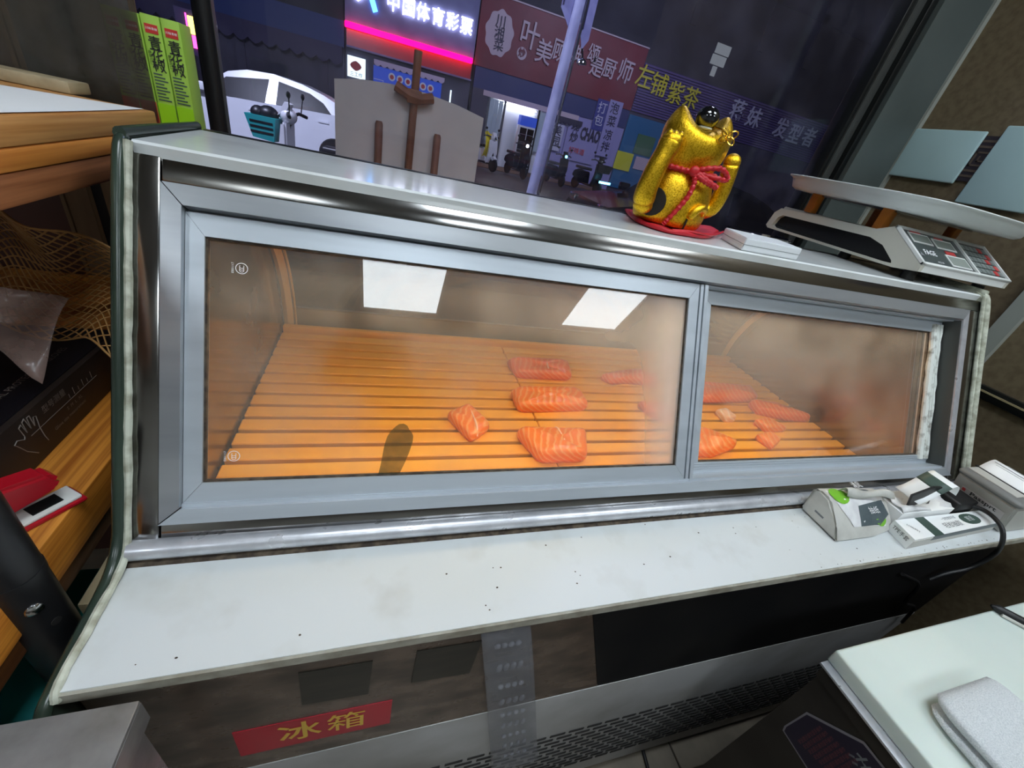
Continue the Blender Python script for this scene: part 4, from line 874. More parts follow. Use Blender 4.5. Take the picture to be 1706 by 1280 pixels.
b = MB(); b.prism([(.0, 1.373), (.0, 1.386), (.094, 1.443), (.1285, 1.430), (.1285, 1.4155), (.088, 1.4100), (.048, 1.3745)], SX0+.012, SX1-.012); hd = b.build('head', 'scale_white', sc)
bx('top_cover', (SX0+.012, .125, 1.414), (SX1-.012, .405, 1.428), 'scale_body', sc, bev=.003)
bx('chassis', (SX0+.0125, .052, 1.367), (SX1-.0125, .40, 1.376), 'scale_dark', sc); b = MB(); b.prism([(.052, 1.376), (.090, 1.4085), (.128, 1.4138), (.20, 1.4138), (.20, 1.376)], SX0+.0125, SX1-.0125); b.build('inner_shroud', 'scale_dark', sc); bx('inner_shade', (SX0+.0125, .2005, 1.3765), (SX1-.0125, .40, 1.4138), 'scale_dark', sc)
PM = frame_M((SX0, 0.0, 1.386), (1, 0, 0), (0, .094, .057)); W_ = SX1-SX0; H_ = math.hypot(.094, .057)
def pb(name, x0, x1, y0, y1, z0, z1, m, parent, bev=0): b = MB(PM); b.box((x0, y0, z0), (x1, y1, z1), bev); return b.build(name, m, parent, smooth=bool(bev))
rim = MB(PM)
for lo, hi in (((0, 0), (W_, .007)), ((0, H_-.006), (W_, H_)), ((0, 0), (.008, H_)), ((W_-.006, 0), (W_, H_)), ((.205, 0), (.211, H_))): rim.box((lo[0], lo[1], -.002), (hi[0], hi[1], .006), .0015)
rim.build('panel_rim', 'scale_white', sc, smooth=True)
dp = pb('display_panel', .008, .205, .007, H_-.006, -.002, .002, 'scale_panel', sc)
for x0, y0, w, h in ((.028, .068, .070, .030), (.108, .064, .074, .030), (.120, .014, .074, .034)):
    pb('display', x0, x0+w, y0, y0+h, .002, .0032, 'scale_white', dp); pb('display_screen', x0+.004, x0+w-.004, y0+.004, y0+h-.004, .0032, .0036, 'lcd', dp)
pb('red_tab', .130, .165, .050, .060, .002, .003, 'key_red', dp); pb('red_tab', .040, .075, .0985, .103, .002, .003, 'key_red', dp); pb('red_tab', .125, .155, .0955, .100, .002, .003, 'key_red', dp)
text('FAGE', .020, 'ink_white', dp, PM @ T(.062, .042, .0026), bold=.0004, sx=.9); text('ACS-30', .007, 'ink_white', dp, PM @ T(.080, .018, .0026)); text('▲', .016, 'ink_grey', dp, PM @ T(.026, .034, .0026))
kp = pb('keypad', .211, W_-.006, .007, H_-.006, -.002, .002, 'scale_panel', sc)
for i in range(6):
    for j in range(5):
        pb('key', .216+i*.0178, .216+i*.0178+.0148, .014+j*.0172, .014+j*.0172+.0135, .002, .0036, 'key_red' if i >= 4 and j in (0, 1, 2, 3, 4) and (i+j) % 2 == 0 else 'key_grey', kp, .0008)
for x in (1.37, 1.63):
    for y in (.03, .185):
        b = MB(); b.lathe([(.014, 0), (.012, .017)], 14, M=T(x, y, 1.3505)); b.build('foot', 'scale_dark', sc, smooth=True)
# dish on four supports
for x, y in ((1.352, .325), (1.352, .135), (1.60, .135), (1.60, .325)): b = MB(); b.box((x-.011, y-.011, 1.428), (x+.011, y+.011, 1.474), .002); b.build('dish_support', 'support_orange', sc, smooth=True)
b = MB(); n = 48; dl_ = []
for s_, z in ((.80, 1.4735), (.90, 1.474), (.935, 1.479), (.955, 1.493), (.97, 1.500), (1.0, 1.5035), (1.0, 1.506), (.965, 1.5035), (.93, 1.486), (.88, 1.478), (.5, 1.477)):
    ringv = []
    for k in range(n):
        a = 2*math.pi*k/n; c, s2 = math.cos(a), math.sin(a); e = 0.45
        ringv.append(b.bm.verts.new((1.505 + .222*s_*math.copysign(abs(c)**e, c), .225 + .215*s_*math.copysign(abs(s2)**e, s2), z)))
    dl_.append(ringv)
for A, B in zip(dl_, dl_[1:]):
    for k in range(n): b.bm.faces.new((A[k], A[(k+1) % n], B[(k+1) % n], B[k]))
b.bm.faces.new(dl_[0][::-1]); b.bm.faces.new(dl_[-1]); bmesh.ops.recalc_face_normals(b.bm, faces=b.bm.faces[:]); b.build('dish', 'dish', sc, smooth='all')
bx('dish_frame', (1.35, .12, 1.4695), (1.64, .34, 1.4740), 'steel', sc)
# two frosted teal plates fixed to the right wall
mat('teal_plate', srgb(178, 206, 208), 0.35, c2=srgb(170, 198, 200), nscale=3)
def plate(name, label, y0, y1, z0, z1):
    b = MB(); b.box((2.002, y0, z0), (2.011, y1, z1), .004, 3); o = b.build(name, 'teal_plate', None, smooth=True); return tag(o, label, 'plate', 'teal plates on the wall')
plate('wall_plate', 'square pale teal plate on the right wall, next to the grey pier', .446, .655, 1.599, 1.745)
plate('wall_plate', 'tall pale teal plate at the right edge of the photo', .225, .408, 1.55, 1.762)

# ------------------------------------------------------------------ things on the counter ledge at the right
mat('pack_grey', srgb(196, 196, 190), 0.45, c2=srgb(180, 180, 174), nscale=30, bump=0.25); mat('pack_white', srgb(232, 233, 233), 0.35, bump=0.3, nscale=40, c2=srgb(214, 214, 216)); mat('pack_slate', srgb(84, 96, 100), 0.4, c2=srgb(70, 82, 88), nscale=30, bump=0.2); mat('pack_green', srgb(120, 186, 50), 0.45); mat('band_green', srgb(62, 82, 74), 0.45); mat('card_white', srgb(238, 240, 240), 0.5); mat('card_side', srgb(196, 194, 188), 0.6); mat('printer_grey', srgb(178, 176, 170), 0.5); mat('printer_dark', srgb(116, 116, 114), 0.4); mat('cable_black', srgb(16, 16, 18), 0.45); mat('paper', srgb(240, 240, 240), 0.7); mat('sticker_grey', srgb(200, 196, 196), 0.5)
tp = thing('tissue_pack', 'opened grey and white tissue pack with green dots, left of the printer', 'tissue pack', (1.14, -0.27, 0.944), world=True)
# wedge-shaped soft pack
prof_l = [(-.322, .9445), (-.2415, .9445), (-.240, .998), (-.248, 1.003), (-.270, 1.000), (-.306, .972)]
b = MB()
st_ = [(1.054, prof_l), (1.060, [(y, z) for y, z in prof_l]), (1.16, [(y, z-.006 if z > .95 else z) for y, z in prof_l]), (1.226, [(y+.010*(y < -.3), .944+(z-.944)*.80) for y, z in prof_l])]
R_ = [[b.bm.verts.new((x + (.004*math.sin(i*2.1) if 0 < k < 3 else 0), y, z)) for i, (y, z) in enumerate(p)] for k, (x, p) in enumerate(st_)]
for A, B in zip(R_, R_[1:]):
    for k in range(6): b.bm.faces.new((A[k], A[(k+1) % 6], B[(k+1) % 6], B[k]))
b.bm.faces.new(R_[0][::-1]); b.bm.faces.new(R_[-1]); bmesh.ops.recalc_face_normals(b.bm, faces=b.bm.faces[:]); bmesh.ops.bevel(b.bm, geom=b.bm.edges[:], offset=.004, segments=2, affect='EDGES')
from mathutils.bvhtree import BVHTree
PKT = BVHTree.FromBMesh(b.bm)
pk = b.build('pack', 'pack_grey', tp, smooth=True)
def patch(name, poly, m, parent, lift=.0015):   # polygon (x, t) laid on the sloping top, t runs from rear to front
    b = MB()
    def on(x, t): y = -.246 - .062*t; z = 1.003 - .006*min(1, t/.4) - max(0, t-.4)/.6*.030 - (x-1.054)/.17*.008; return (x, y-.0005, z+lift)
    cx = sum(p[0] for p in poly)/len(poly); ct_ = sum(p[1] for p in poly)/len(poly); n = len(poly)
    def drop(x, t_):
        q = on(x, t_); h = PKT.ray_cast(Vector((q[0], q[1], 1.2)), Vector((0, 0, -1)))[0]
        return (q[0], q[1]-.0004, (h.z if h else q[2])+lift*.5)
    fine = []
    for i in range(n):
        for k in range(3): fine.append((poly[i][0]+(poly[(i+1) % n][0]-poly[i][0])*k/3, poly[i][1]+(poly[(i+1) % n][1]-poly[i][1])*k/3))
    Ls = [[b.bm.verts.new(drop(cx+(x-cx)*s_, ct_+(t_-ct_)*s_)) for x, t_ in fine] for s_ in (1, .8, .6, .4, .2)]; c0 = b.bm.verts.new(drop(cx, ct_)); m_ = len(fine)
    for A, B in zip(Ls, Ls[1:]):
        for k in range(m_): b.bm.faces.new((A[k], A[(k+1) % m_], B[(k+1) % m_], B[k]))
    for k in range(m_): b.bm.faces.new((Ls[-1][k], Ls[-1][(k+1) % m_], c0))
    return b.build(name, m, parent, smooth='all')
patch('white_panel', [(1.064, .06), (1.19, .02), (1.215, .3), (1.20, .98), (1.10, 1.0), (1.075, .55)], 'pack_white', pk, .002)
patch('green_dot', [(1.090+.024*math.cos(a), .24+.26*math.sin(a)) for a in [k*math.pi/8 for k in range(16)]], 'pack_green', pk, .003)
patch('green_dot', [(1.185+.018*math.cos(a), .86+.14*math.sin(a)) for a in [k*math.pi/8 for k in range(16)]], 'pack_green', pk, .003)
patch('slate_panel', [(1.118, .06), (1.185, .02), (1.20, .22), (1.135, .32)], 'pack_slate', pk, .0035)
patch('slate_panel', [(1.128, .55), (1.205, .42), (1.215, .75), (1.180, .98), (1.120, 1.0)], 'pack_slate', pk, .0035)
text('清风', .016, 'ink_white', pk, frame_M((1.160, -.2445, 1.0035), (1, 0, 0), (0, 1, .08)), sx=.8); text('抽纸', .014, 'ink_white', pk, frame_M((1.165, -.2905, .984), (1, 0, 0), (0, .9, .42)))
b = MB(); b.grid(lambda u, v: (1.10+.13*u, -.252-.016*v-.01*u, 1.000+.012*math.sin(math.pi*v)*(1-.4*u)+.004*math.sin(9*u+2*v)), 10, 5, .0012); b.build('torn_film', 'pack_grey', tp, smooth='all')
bx('slot_mark', (1.0535, -.282, .962), (1.0545, -.264, .9655), 'ink_grey', pk)
# low white carton with a dark green band
cb = thing('white_carton', 'low white carton with a dark green band at the counter edge', 'carton', (1.36, -0.33, 0.944), world=True)
b = MB(); b.prism([(1.206, -.350), (1.508, -.338), (1.500, -.306), (1.216, -.306)], .9445, .970, axis=2); cc = b.build('carton', 'card_white', cb)
b = MB(); b.prism([(1.2065, -.3506), (1.508, -.3386), (1.508, -.338), (1.2065, -.350)], .9448, .9660, axis=2); b.build('front_face', 'card_side', cb)
b = MB(); b.prism([(1.270, -.3479), (1.300, -.3467), (1.304, -.3062), (1.276, -.3062)], .9698, .9704, axis=2); b.build('green_band', 'band_green', cb)
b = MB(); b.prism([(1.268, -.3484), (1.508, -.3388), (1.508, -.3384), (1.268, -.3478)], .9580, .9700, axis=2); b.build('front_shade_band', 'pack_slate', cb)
CM = frame_M((1.206, -.350, .9705), (.302, .012, 0), (0, 1, 0))
text('轻松抽取', .013, 'ink_grey', cb, CM @ T(.155, .014, 0), sx=1.2); text('一次性使用手套', .007, 'ink_grey', cb, CM @ T(.165, .028, 0)); text('(100片)', .007, 'ink_black', cb, CM @ T(.033, .022, 0) @ RZ(-60))
b = MB(); b.prism([(1.432+.030*math.copysign(abs(math.cos(a))**.8, math.cos(a)), -.322+.0125*math.sin(a)) for a in [k*math.pi/10 for k in range(20)]], .970, .9704, axis=2); bg = b.build('round_badge', 'band_green', cb)
text('舒适', .012, 'ink_white', bg, frame_M((1.432, -.322, .9706), (1, .04, 0), (0, 1, 0)))
LM = frame_M((1.2055, -.328, .957), (0.0101, -.044, 0), (0, 0, 1))
text('TPE手套', .010, 'ink_black', cb, frame_M((1.2095, -.3275, .960), (-.2, -1, 0), (0, 0, 1)), sx=.9)
# opened glove carton behind, its lid curled up
ob = thing('open_carton', 'opened white carton with curled lid flap carrying a green stripe, beside the printer', 'carton', (1.30, -0.27, 0.944), world=True)
bx('carton', (1.232, -.303, .9445), (1.40, -.248, .982), 'card_white', ob)
def fl(u, v): a = v*2.3; return (1.275+.105*u, -.2995+.012*math.sin(a)-.002, .982+.052*(1-math.cos(a))/1.66*(1-.25*abs(u-.5)*2)+.0)
b = MB(); b.grid(lambda u, v: (1.262+.098*v**.6 + .0*u, -.300+.045*u, .984+.062*math.sin(math.pi*(.12+.66*v))**1.2), 4, 16, .001); lf = b.build('lid_flap', 'card_white', ob, smooth='all')
b = MB(); b.grid(lambda u, v: (1.262+.098*(.22+.2*v)**.6, -.3008+.0465*u, .9846+.062*math.sin(math.pi*(.12+.66*(.22+.2*v)))**1.2), 3, 6, .0006); b.build('green_stripe', 'band_green', lf, smooth='all')
text('▲', .012, 'ink_black', ob, frame_M((1.275, -.3035, 1.012), (1, 0, 0), (0, .1, 1)))
b = MB(); b.prism([(1.238, 1.020), (1.285, 1.040), (1.345, 1.034), (1.318, 1.008), (1.262, .984)], -.292, -.288, axis=1); b.build('black_flap', 'scale_dark', ob)
b = MB(); b.grid(lambda u, v: (1.236+.16*u, -.302+.05*v, .983+.006*math.sin(6*u+3*v)+.004*math.sin(11*v)), 10, 6, .001); b.build('film_liner', 'pack_white', ob, smooth='all')
# black power adapter
pa = thing('power_adapter', 'black power adapter with its cable between carton and printer', 'adapter', (1.455, -0.285, 0.944), world=True)
b = MB(); b.box((1.412, -.302, .9445), (1.482, -.250, .992), .005, 3); b.build('block', 'cable_black', pa, smooth=True)
b = MB(); b.tube(smoothpath([(1.470, -.300, .980), (1.475, -.318, .985), (1.470, -.338, .985), (1.462, -.3585, .978), (1.463, -.3740, .952), (1.478, -.3760, .915), (1.468, -.3720, .870), (1.43, -.3640, .845), (1.41, -.3595, .82)], 6), .0042, 10); b.build('cable', 'cable_black', pa, smooth=True)
# receipt printer
rp = thing('receipt_printer', 'grey receipt printer with a curl of printed paper at the right end', 'printer', (1.58, -0.28, 0.944), world=True)
b = MB(); b.prism([(1.524, .9445), (1.476, 1.022), (1.650, 1.022), (1.690, .9445)], -.347, -.243, axis=1); bmesh.ops.bevel(b.bm, geom=b.bm.edges[:], offset=.004, segments=3, affect='EDGES'); b.build('case', 'printer_grey', rp, smooth=True)
b = MB(); b.box((1.474, -.349, 1.021), (1.654, -.238, 1.036), .009, 4); b.build('lid', 'printer_dark', rp, smooth=True)
b = MB(); b.box((1.490, -.330, 1.0355), (1.560, -.245, 1.038), .001); b.build('lid_panel', 'printer_grey', rp, smooth=True)
bx('paper_slot', (1.524, -.332, 1.0365), (1.532, -.240, 1.0392), 'scale_dark', rp)
b = MB(); b.grid(lambda u, v: (1.526+.055*v, -.326+.082*u, 1.037+.020*math.sin(math.pi*.75*v)), 4, 12, .0004); pp = b.build('receipt', 'paper', rp, smooth='all')
for k in range(6): bx('print_line', (1.532+k*.004, -.318, 1.0405+.0052*k*.62), (1.5332+k*.004, -.262+.006*(k % 3), 1.0411+.0052*k*.62), 'ink_grey', pp)
LBM = frame_M((1.4985, -.29, .985), (0, -1, 0), (-.048, 0, .0775))
b = MB(LBM); b.box((-.030, -.022, .0004), (.046, .016, .0009)); lb = b.build('side_label', 'sticker_grey', rp)
text('Passprt', .016, 'ink_black', lb, LBM @ T(.010, .008, .0012), bold=.0004); bx_ = MB(LBM); bx_.box((-.028, .004, .0010), (-.022, .013, .0013)); bx_.build('red_mark', 'key_red', lb)
b = MB(); b.tube(smoothpath([(1.28, -.3565, .86), (1.40, -.3575, .80), (1.44, -.3580, .72), (1.52, -.3585, .68), (1.56, -.3590, .60)], 5), .0035, 8)
hc = b.build('hanging_cable', 'cable_black', None, smooth=True); tag(hc, 'black cable looping down the front below the counter', 'cable')

# ------------------------------------------------------------------ shelving and goods at the left end
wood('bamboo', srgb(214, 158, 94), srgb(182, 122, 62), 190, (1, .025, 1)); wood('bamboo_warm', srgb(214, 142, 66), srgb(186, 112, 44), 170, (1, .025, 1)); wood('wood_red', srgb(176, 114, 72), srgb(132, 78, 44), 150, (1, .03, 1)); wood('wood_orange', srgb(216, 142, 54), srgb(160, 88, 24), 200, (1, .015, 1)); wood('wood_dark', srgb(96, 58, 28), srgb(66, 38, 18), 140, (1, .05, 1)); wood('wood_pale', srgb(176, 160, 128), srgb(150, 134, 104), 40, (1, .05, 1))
mat('panel_tan', srgb(116, 92, 66), 0.6, c2=srgb(98, 76, 54), nscale=30, stretch=(1, 1, .1)); mat('panel_red', srgb(70, 40, 34), 0.5); mat('panel_black', srgb(14, 14, 22), 0.5)
def plank(name, label, x0, x1, y0, y1, z0, z1, m, cat='board', group=None):
    b = MB(); b.box((x0, y0, z0), (x1, y1, z1), .0025, 2); o = b.build(name, m, None, smooth=True); return tag(o, label, cat, group)
# upper shelf: thick board with two bamboo boards stacked on it
sh = thing('wooden_shelf', 'wooden shelf unit left of the cabinet, with a round black post', 'shelf', (-0.35, 0.0, 0.0), world=True)
b = MB(); b.box((-.80, -.45, 1.287), (-.062, .30, 1.3155), .003); b.build('upper_board', 'wood_red', sh, smooth=True)
b = MB(); b.box((-.80, -.37, .925), (-.062, .50, .982), .003); b.build('lower_board', 'wood_orange', sh, smooth=True)
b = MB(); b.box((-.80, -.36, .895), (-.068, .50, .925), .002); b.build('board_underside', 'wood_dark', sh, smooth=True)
b = MB(); b.lathe([(.0235, 0), (.0235, .985)], 24, M=T(-.064, -.272, 0)); b.lathe([(.0242, .985), (.0242, .995), (.0235, .995), (.0235, 1.10), (.020, 1.104), (0, 1.104)], 24, M=T(-.064, -.272, 0)); po = b.build('post', 'frame_dark', sh, smooth=True)
b = MB(); b.lathe([(.0, .0035), (.0045, .003), (.0068, .0012), (.007, 0)], 14, M=T(-.0475, -.2887, .957) @ RZ(45) @ RX(90)); b.build('screw', 'chrome', po, smooth=True)
for z in (1.02, .925): b = MB(); b.lathe([(.0, .001), (.0045, .001), (.0045, 0)], 12, M=T(-.064+.0236*math.sin(math.radians(5 if z > 1 else 62)), -.272-.0236*math.cos(math.radians(5 if z > 1 else 62)), z) @ RZ(5 if z > 1 else 62) @ RX(90)); b.build('post_hole', 'gap_black', po)
for x in (-.78,):
    for y in (-.40, .26): bx('upright', (x, y, 0), (x+.03, y+.03, 1.287), 'wood_red', sh)
bx('upright', (-.09, .44, .982), (-.065, .47, 1.287), 'panel_black', sh)
plank('bamboo_board', 'lower of two stacked bamboo boards on the shelf', -.70, -.060, -.44, .27, 1.3160, 1.3350, 'bamboo_warm')
plank('bamboo_board', 'upper bamboo board under the white paper', -.70, -.060, -.42, .225, 1.3355, 1.3600, 'bamboo')
b = MB(); b.face([(-.60, -.38, 1.3612), (-.064, -.38, 1.3612), (-.066, .10, 1.3612), (-.070, .216, 1.3612), (-.19, .155, 1.3612), (-.60, -.06, 1.3612)]); b.grid(lambda u, v: (-.60+.53*u, -.38+.43*v, 1.3608), 1, 1); pa_ = b.build('paper_sheet', 'paper'); tag(pa_, 'white paper sheet lying on the bamboo boards', 'paper')
b = MB(); b.box((-.62, .215, 1.3605), (-.150, .265, 1.375), .002); bl_ = b.build('wooden_strip', 'wood_pale', None, smooth=True, M=None); tag(bl_, 'worn wooden strip behind the white paper sheet', 'wood strip')
plank('pale_plank', 'pale grey plank leaning low between the shelf and the cabinet end', -.060, -.036, -.24, .30, .800, .880, 'wood_pale', 'plank')
# dark partition behind the goods
pt_ = thing('wooden_partition', 'dark panelled partition behind the plastic-wrapped boxes', 'partition', (-0.6, 0.55, 0.0), world=True)
for x0, x1, y, m in ((-1.30, -.364, .52, 'panel_red'), (-.363, -.324, .515, 'panel_tan'), (-.3235, -.303, .53, 'panel_black'), (-.3025, -.18, .525, 'panel_tan')):
    bx('panel', (x0, y, 0), (x1, y+.02, 2.7), m, pt_)
bx('beading', (-.371, .512, 0), (-.3645, .521, 2.7), 'panel_tan', pt_)
# tea-noodle boxes in a row, the left two under cloudy plastic
mat('box_green', srgb(150, 190, 66), 0.4, c2=srgb(160, 198, 80), nscale=12); mat('box_lime', srgb(150, 206, 24), 0.4); mat('box_red', srgb(190, 46, 40), 0.4); mat('box_olive', srgb(112, 132, 58), 0.5)
TY = .300
labels = ['green packet in plastic film, leftmost of the four', 'green packet in plastic film, second from the left', 'bright green packet, third from the left', 'bright green packet nearest the window post']
for i, x in enumerate((-.1290, -.1065, -.0835, -.0590)):
    t = thing('food_packet', labels[i], 'packet', (x, TY, 1.3165), group='green packets on the shelf')
    w_, h_ = (.0215, .158) if i < 2 else (.0230, .160)
    b = MB(); b.box((0, 0, 0), (w_, .045, h_), .001); b.build('carton', 'box_green', t, smooth=True)
    fm = frame_M((0, -.0006, 0), (1, 0, 0), (0, 0, 1))
    bx('lime_foot', (.0004, -.0005, .001), (w_-.0004, .0002, .050), 'box_lime' if i >= 2 else 'box_red', t)
    b = MB(); b.box((.0035, -.0008, h_-.022), (w_-.0035, .0, h_-.011), .0003); rl = b.build('brand_label', 'box_red', t)
    text('川味青椒', .0036, 'ink_white', rl, fm @ T(w_/2, h_-.0165, .0005))
    for k, ch in enumerate('青花椒'): text(ch, .017, 'ink_black', t, fm @ T(w_*.55, h_-.034-.0140*k, .0003), bold=.0002)
    text('香麻可口', .0045, 'ink_black', t, fm @ T(w_*.16, h_-.052, .0003) @ RZ(-90))
    for k in range(9): bx('print_line', (.003, -.0007, .054+k*.0042), (w_-.003-.003*((k*7) % 3), .0, .0558+k*.0042), 'band_green', t)
film('plastic_film', srgb(66, 60, 52), 0.56, rough=0.22, nscale=22, var=0.16, bump=0.5)
b = MB(); b.grid(lambda u, v: (-.262+.177*u, TY-.0045-(1-u)*(.016+.010*math.sin(9*u+1.5*v)+.006*math.sin(23*u)), 1.338+.284*v), 26, 14, .0008); pf = b.build('plastic_wrap', 'plastic_film', None, smooth='all'); tag(pf, 'cloudy plastic film hanging over the left green packets', 'plastic film')
b = MB(); b.box((-.255, .33, 1.3165), (-.140, .42, 1.60), .006); dk = b.build('wrapped_carton', 'pack_slate', None, smooth=True); tag(dk, 'dark carton behind the cloudy plastic film', 'carton')
b = MB(); b.box((-.30, .505, 1.285), (-.055, .512, 1.300)); b.box((-.175, .48, 1.285), (-.055, .68, 1.300)); sl_ = b.build('window_ledge', 'wood_red', None); tag(sl_, 'small reddish wooden ledge at the window post foot', 'ledge')
# net bag of tan mesh slumped on the lower shelf
mat('net_tan', srgb(176, 132, 76), 0.6)
nb = MB()
def net(u, v):
    x = -.235+.178*u; z = 1.236-.030*u-.130*v-.030*u*v+.012*math.sin(5*u+4*v)+.008*math.sin(11*u)
    return Vector((x, .06+.05*math.sin(3.2*v)-.05*v*u+.012*math.sin(9*u+3*v), z))
for k in range(-16, 17):
    for d in (1, -1):
        pth = []
        for i in range(25):
            u = i/24; v = (u*d*.75 + k/16 + (0 if d > 0 else .75)) 
            if 0 <= v <= 1: pth.append(net(u, v))
        if len(pth) > 2: nb.tube(pth, .0011, 4)
for u0 in (0, 1): nb.tube([net(u0, i/16) for i in range(17)], .0016, 5)
nb.tube([net(i/24, 0) for i in range(25)], .0016, 5); nb.tube([net(i/24, 1) for i in range(25)], .0016, 5)
no = nb.build('net_bag', 'net_tan', None, smooth='all'); tag(no, 'tan mesh net bag slumped between the shelves', 'net bag')
film('bag_film', srgb(176, 150, 140), 0.45, rough=0.2, nscale=20, var=0.15, bump=0.6)
b = MB(); b.grid(lambda u, v: (-.26+.135*u, .02-.07*v+.012*math.sin(8*u+3*v), 1.195-.055*u-.065*v+.012*math.sin(7*u)*math.sin(5*v)), 16, 12, .0008); bo_ = b.build('plastic_bag', 'bag_film', None, smooth='all'); tag(bo_, 'crumpled clear plastic bag below the tan net', 'plastic bag')
# black glove box with an outlined hand
mat('glove_box', srgb(46, 36, 30), 0.5, c2=srgb(38, 30, 26), nscale=20); mat('print_grey', srgb(128, 120, 114), 0.5)
gb = thing('glove_box', 'dark brown glove carton printed with a hand outline on the lower shelf', 'carton', (-0.23, -0.02, 0.9825), world=True)
b = MB(); b.box((-.36, -.16, .9825), (-.127, .12, 1.050), .001); b.build('carton', 'glove_box', gb, smooth=True)
b = MB(); b.box((-.352, -.155, 1.050), (-.135, .112, 1.0515)); b.build('top_face', 'panel_black', gb)
HM = frame_M((-.1266, -.105, 1.0), (0, 1, 0), (0, 0, 1))
hand = [(-.002, -.004), (-.014, .012), (-.020, .026), (-.024, .034), (-.019, .037), (-.010, .030), (-.008, .034), (-.010, .050), (-.006, .053), (-.003, .036), (-.003, .054), (.001, .057), (.004, .037), (.005, .055), (.009, .055), (.010, .036), (.013, .049), (.017, .047), (.015, .028), (.016, .010), (.018, .0)]
b = MB(HM); b.tube([(x, y*.82, .0003) for x, y in hand], .0006, 4, flat=1); b.build('hand_outline', 'print_grey', gb)
text('型号测量', .011, 'print_grey', gb, HM @ T(.050, .037, .0002)); 
b = MB(HM); b.box((.0, .0215, 0), (.135, .0222, .0004)); 
for k in range(6): b.box((.075+k*.010, .024, 0), (.0758+k*.010, .030+.004*(k % 2), .0004))
b.build('size_scale', 'print_grey', gb)
text('S  M  L  XL', .007, 'print_grey', gb, HM @ T(.080, .014, .0002)); text('Glove size measurement', .0065, 'print_grey', gb, HM @ T(.066, .004, .0002))
text('PROFESSIONAL PROTECTION GLOVES', .011, 'print_grey', gb, frame_M((-.165, -.04, 1.0518), (0, 1, 0), (-1, 0, 0)))
# red and white stapler
mat('stapler_red', srgb(176, 20, 36), 0.3); mat('stapler_white', srgb(226, 226, 222), 0.35)
sp_ = thing('stapler', 'red and white stapler with jaws open on the lower shelf', 'stapler', (-0.078, -0.181, 0.9825), math.radians(54))
bx('base', (-.13, -.016, 0), (.022, .016, .005), 'stapler_red', sp_, bev=.002); b = MB(); b.box((-.13, -.0135, .005), (.0195, .0135, .0095), .002); b.build('base_top', 'stapler_white', sp_, smooth=True)
bx('anvil', (-.020, -.008, .0095), (.006, .008, .0103), 'scale_dark', sp_)
b = MB(); b.box((-.12, -.009, .012), (.002, .009, .020)); b.build('magazine', 'steel', sp_, M=T(-.12, 0, .006) @ RY(-14) @ T(.12, 0, -.006))
b = MB(); b.prism([(-.13, .012), (.004, .030), (.012, .040), (.004, .054), (-.03, .060), (-.13, .040)], -.013, .013, axis=1); bmesh.ops.bevel(b.bm, geom=b.bm.edges[:], offset=.004, segments=2, affect='EDGES'); b.build('handle', 'stapler_red', sp_, smooth=True)
# teal plastic tub seen below
tb = MB(); tb.box((-.30, -.40, .55), (-.075, -.10, .76), .012); to = tb.build('teal_tub', 'plastic_teal', None, smooth=True); tag(to, 'dull teal plastic tub behind the black post', 'tub')
bx('stand', (-.29, -.39, 0), (-.085, -.11, .549), 'wood_dark', to)

# ------------------------------------------------------------------ foreground: steel table (left), work table with cutting board (right)
mat('steel_table', srgb(176, 176, 176), 0.36, 0.6, c2=srgb(116, 114, 112), nscale=11, rvar=0.12, bump=0.03, detail=7); mat('table_dark', srgb(62, 58, 54), 0.4, 0.5, c2=srgb(52, 48, 44), nscale=8); mat('poly_board', srgb(216, 226, 220), 0.4, c2=srgb(206, 218, 212), nscale=4, sss=0.1); mat('towel', srgb(226, 230, 232), 0.95, c2=srgb(200, 206, 210), nscale=700, bump=0.6); mat('sticker_navy', srgb(32, 26, 44), 0.35); mat('sticker_edge', srgb(126, 122, 128), 0.4); mat('ink_maroon', srgb(110, 60, 64), 0.5)
stb = thing('steel_table', 'stained stainless steel table corner at the lower left', 'table', (-0.2, -0.65, 0.0), world=True)
b = MB(); b.box((-.50, -1.0, .950), (.0725, -.3850, .955), .0012); b.build('top', 'steel_table', stb, smooth=True)
b = MB(); b.box((.0695, -1.0, .918), (.0725, -.3850, .950)); b.box((-.50, -.3880, .918), (.0695, -.3850, .950)); b.build('apron', 'steel_table', stb)
for x in (-.48, .04): 
    for y in (-.97, -.42): bx('leg', (x, y, 0), (x+.028, y+.028, .95), 'steel_table', stb)
ld = thing('steel_tray', 'creased steel tray cover lying on the steel table', 'tray', (-0.1, -0.45, 0.955), world=True)
b = MB(); b.prism([(-.40, .9555), (-.40, .9600), (.010, .9645), (.022, .9555)], -.62, -.4250, axis=1)
for v in b.bm.verts:
    if v.co.y > -.5: v.co.x += (-.012 if v.co.x > 0 else 0); 
b.build('sheet', 'steel_table', ld)
wt = thing('work_table', 'dark steel undercounter unit carrying the white cutting board', 'table', (1.4, -0.85, 0.0), world=True)
bx('body', (.9345, -1.25, .0), (1.90, -.464, .826), 'table_dark', wt); bx('top_rail', (.932, -1.25, .8275), (1.90, -.461, .848), 'table_dark', wt); bx('top', (.930, -1.26, .848), (1.91, -.455, .8525), 'steel_bright', wt, bev=.001)
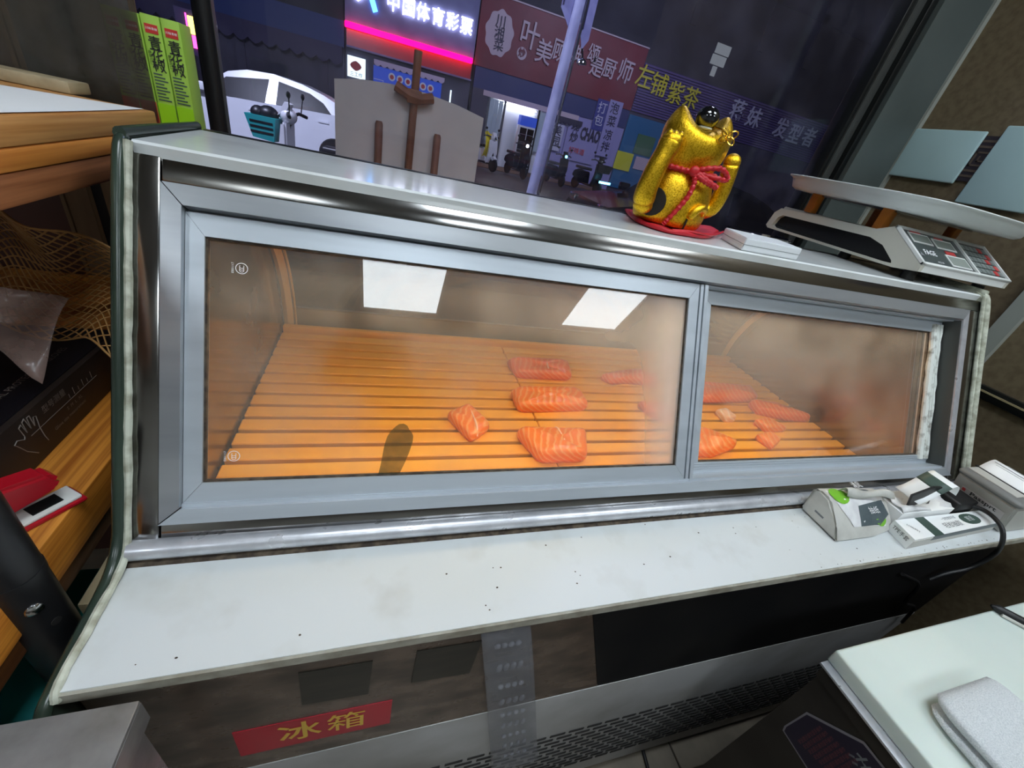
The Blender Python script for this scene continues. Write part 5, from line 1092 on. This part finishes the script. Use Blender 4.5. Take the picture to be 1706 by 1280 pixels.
# notice sticker on its end: clipped corners, pale border
SM_ = frame_M((.9338, 0, 0), (0, -1, 0), (0, 0, 1))
def poly(name, pts, d, m, parent): b = MB(SM_); b.prism(pts, 0, d, axis=2); return b.build(name, m, parent)
stk = poly('notice_sticker', [(.487, .700), (.489, .762), (.545, .822), (.600, .826), (.640, .826), (.640, .690), (.490, .690)], .0004, 'sticker_edge', wt)
poly('sticker_face', [(.4895, .703), (.4915, .759), (.5465, .818), (.600, .8225), (.637, .8225), (.637, .693), (.492, .693)], .0007, 'sticker_navy', stk)
for k in range(9):
    text('安全提示请勿湿手操作', .0062, 'ink_maroon', stk, SM_ @ T(.512+k*.0075, .708+k*.0035, .001) @ RZ(90), align='LEFT') if k < 7 else None
for k, ch in enumerate('注意'): text(ch, .030, 'ink_grey', stk, SM_ @ T(.566+.026*k, .792-.004*k, .001) @ RZ(75), bold=.0004)
cbd = tag(bx('cutting_board', (.944, -1.15, .8528), (1.88, -.452, .880), 'poly_board', None, bev=.004, seg=3), 'thick white plastic cutting board on the dark steel unit', 'cutting board')
tw = thing('towel', 'folded white terry towel on the cutting board', 'towel', (1.12, -0.62, 0.8805), world=True)
def towel_layer(x0, x1, y0, y1, z0, z1, seed):
    b = MB(); n, m_ = 40, 26; L_ = []
    ph = seed*1.7
    for i in range(n+1):                       # rings across the towel, running from the far fold towards the viewer
        t_ = i/n; y = y1+(y0-y1)*t_; e = math.sqrt(max(0, 1-max(0, 1-t_/.12)**2)); ring = []
        for k in range(m_):
            a = 2*math.pi*k/m_; c, s_ = math.cos(a), math.sin(a); sq = lambda q, p: math.copysign(abs(q)**p, q)
            hw = (x1-x0)/2*(.80+.20*e)*(1+.02*math.sin(5*t_+ph)); hh = (z1-z0)/2*max(.02, e)*(1+.05*math.sin(9*t_+2*c+ph))
            ring.append(b.bm.verts.new(((x0+x1)/2+hw*sq(c, .45)+.004*math.sin(7*t_+ph), y, (z0+z1)/2+hh*sq(s_, .7))))
        L_.append(ring)
    for A, B in zip(L_, L_[1:]):
        for k in range(m_): b.bm.faces.new((A[k], A[(k+1) % m_], B[(k+1) % m_], B[k]))
    b.bm.faces.new(L_[0][::-1]); b.bm.faces.new(L_[-1]); bmesh.ops.recalc_face_normals(b.bm, faces=b.bm.faces[:])
    return b.build('fold', 'towel', tw, smooth='all')
towel_layer(1.000, 1.150, -.86, -.540, .8808, .8965, 1); towel_layer(1.006, 1.158, -.86, -.534, .8960, .9170, 2)
pn = thing('marker_pen', 'black handled tool at the right edge of the cutting board', 'tool', (1.39, -.47, .8805), world=True)
b = MB(); b.tube([(1.366, -.447, .8865), (1.372, -.454, .8868), (1.392, -.478, .8868), (1.42, -.512, .8868)], [.002, .0075, .0078, .0075], 12); b.build('handle', 'cable_black', pn, smooth=True)
b = MB(); b.tube([(1.369, -.464, .8836), (1.416, -.523, .8836)], .003, 8); b.build('blade_edge', 'card_side', pn, smooth=True)
# clear embossed plastic strip hanging in front of the cabinet base
film('strip_film', srgb(150, 152, 160), 0.30, rough=0.12, nscale=26, var=0.05, bump=0.1)
ps_ = thing('plastic_strip', 'clear embossed plastic strip hanging down the cabinet base', 'plastic strip', (0.5, -0.362, 0.5), world=True)
def sx_(v): return .394+.13*v, .460+.17*v
def stp(u, v): a, c = sx_(v); return (a+(c-a)*u, -.3595-.004*math.sin(6*v), .915-.62*v)
b = MB(); b.grid(stp, 6, 24, .0008); b.build('film', 'strip_film', ps_, smooth='all')
for k in range(9):
    for j in range(4):
        c = stp(.30+.14*j, .06+.1*k); b = MB(); b.ball((c[0], c[1]-.001, c[2]), (.0045, .003, .010 if k % 2 else .005), 10, 6); b.build('embossed_bump', 'strip_film', ps_, smooth='all')
b = MB(); b.tube(smoothpath([(.80, -.55, .006), (.92, -.50, .006), (1.02, -.42, .006), (1.05, -.30, .006)], 5), .005, 8); fc = b.build('floor_cable', 'cable_black', None, smooth=True); tag(fc, 'black cable lying on the floor tiles under the cabinet', 'cable')
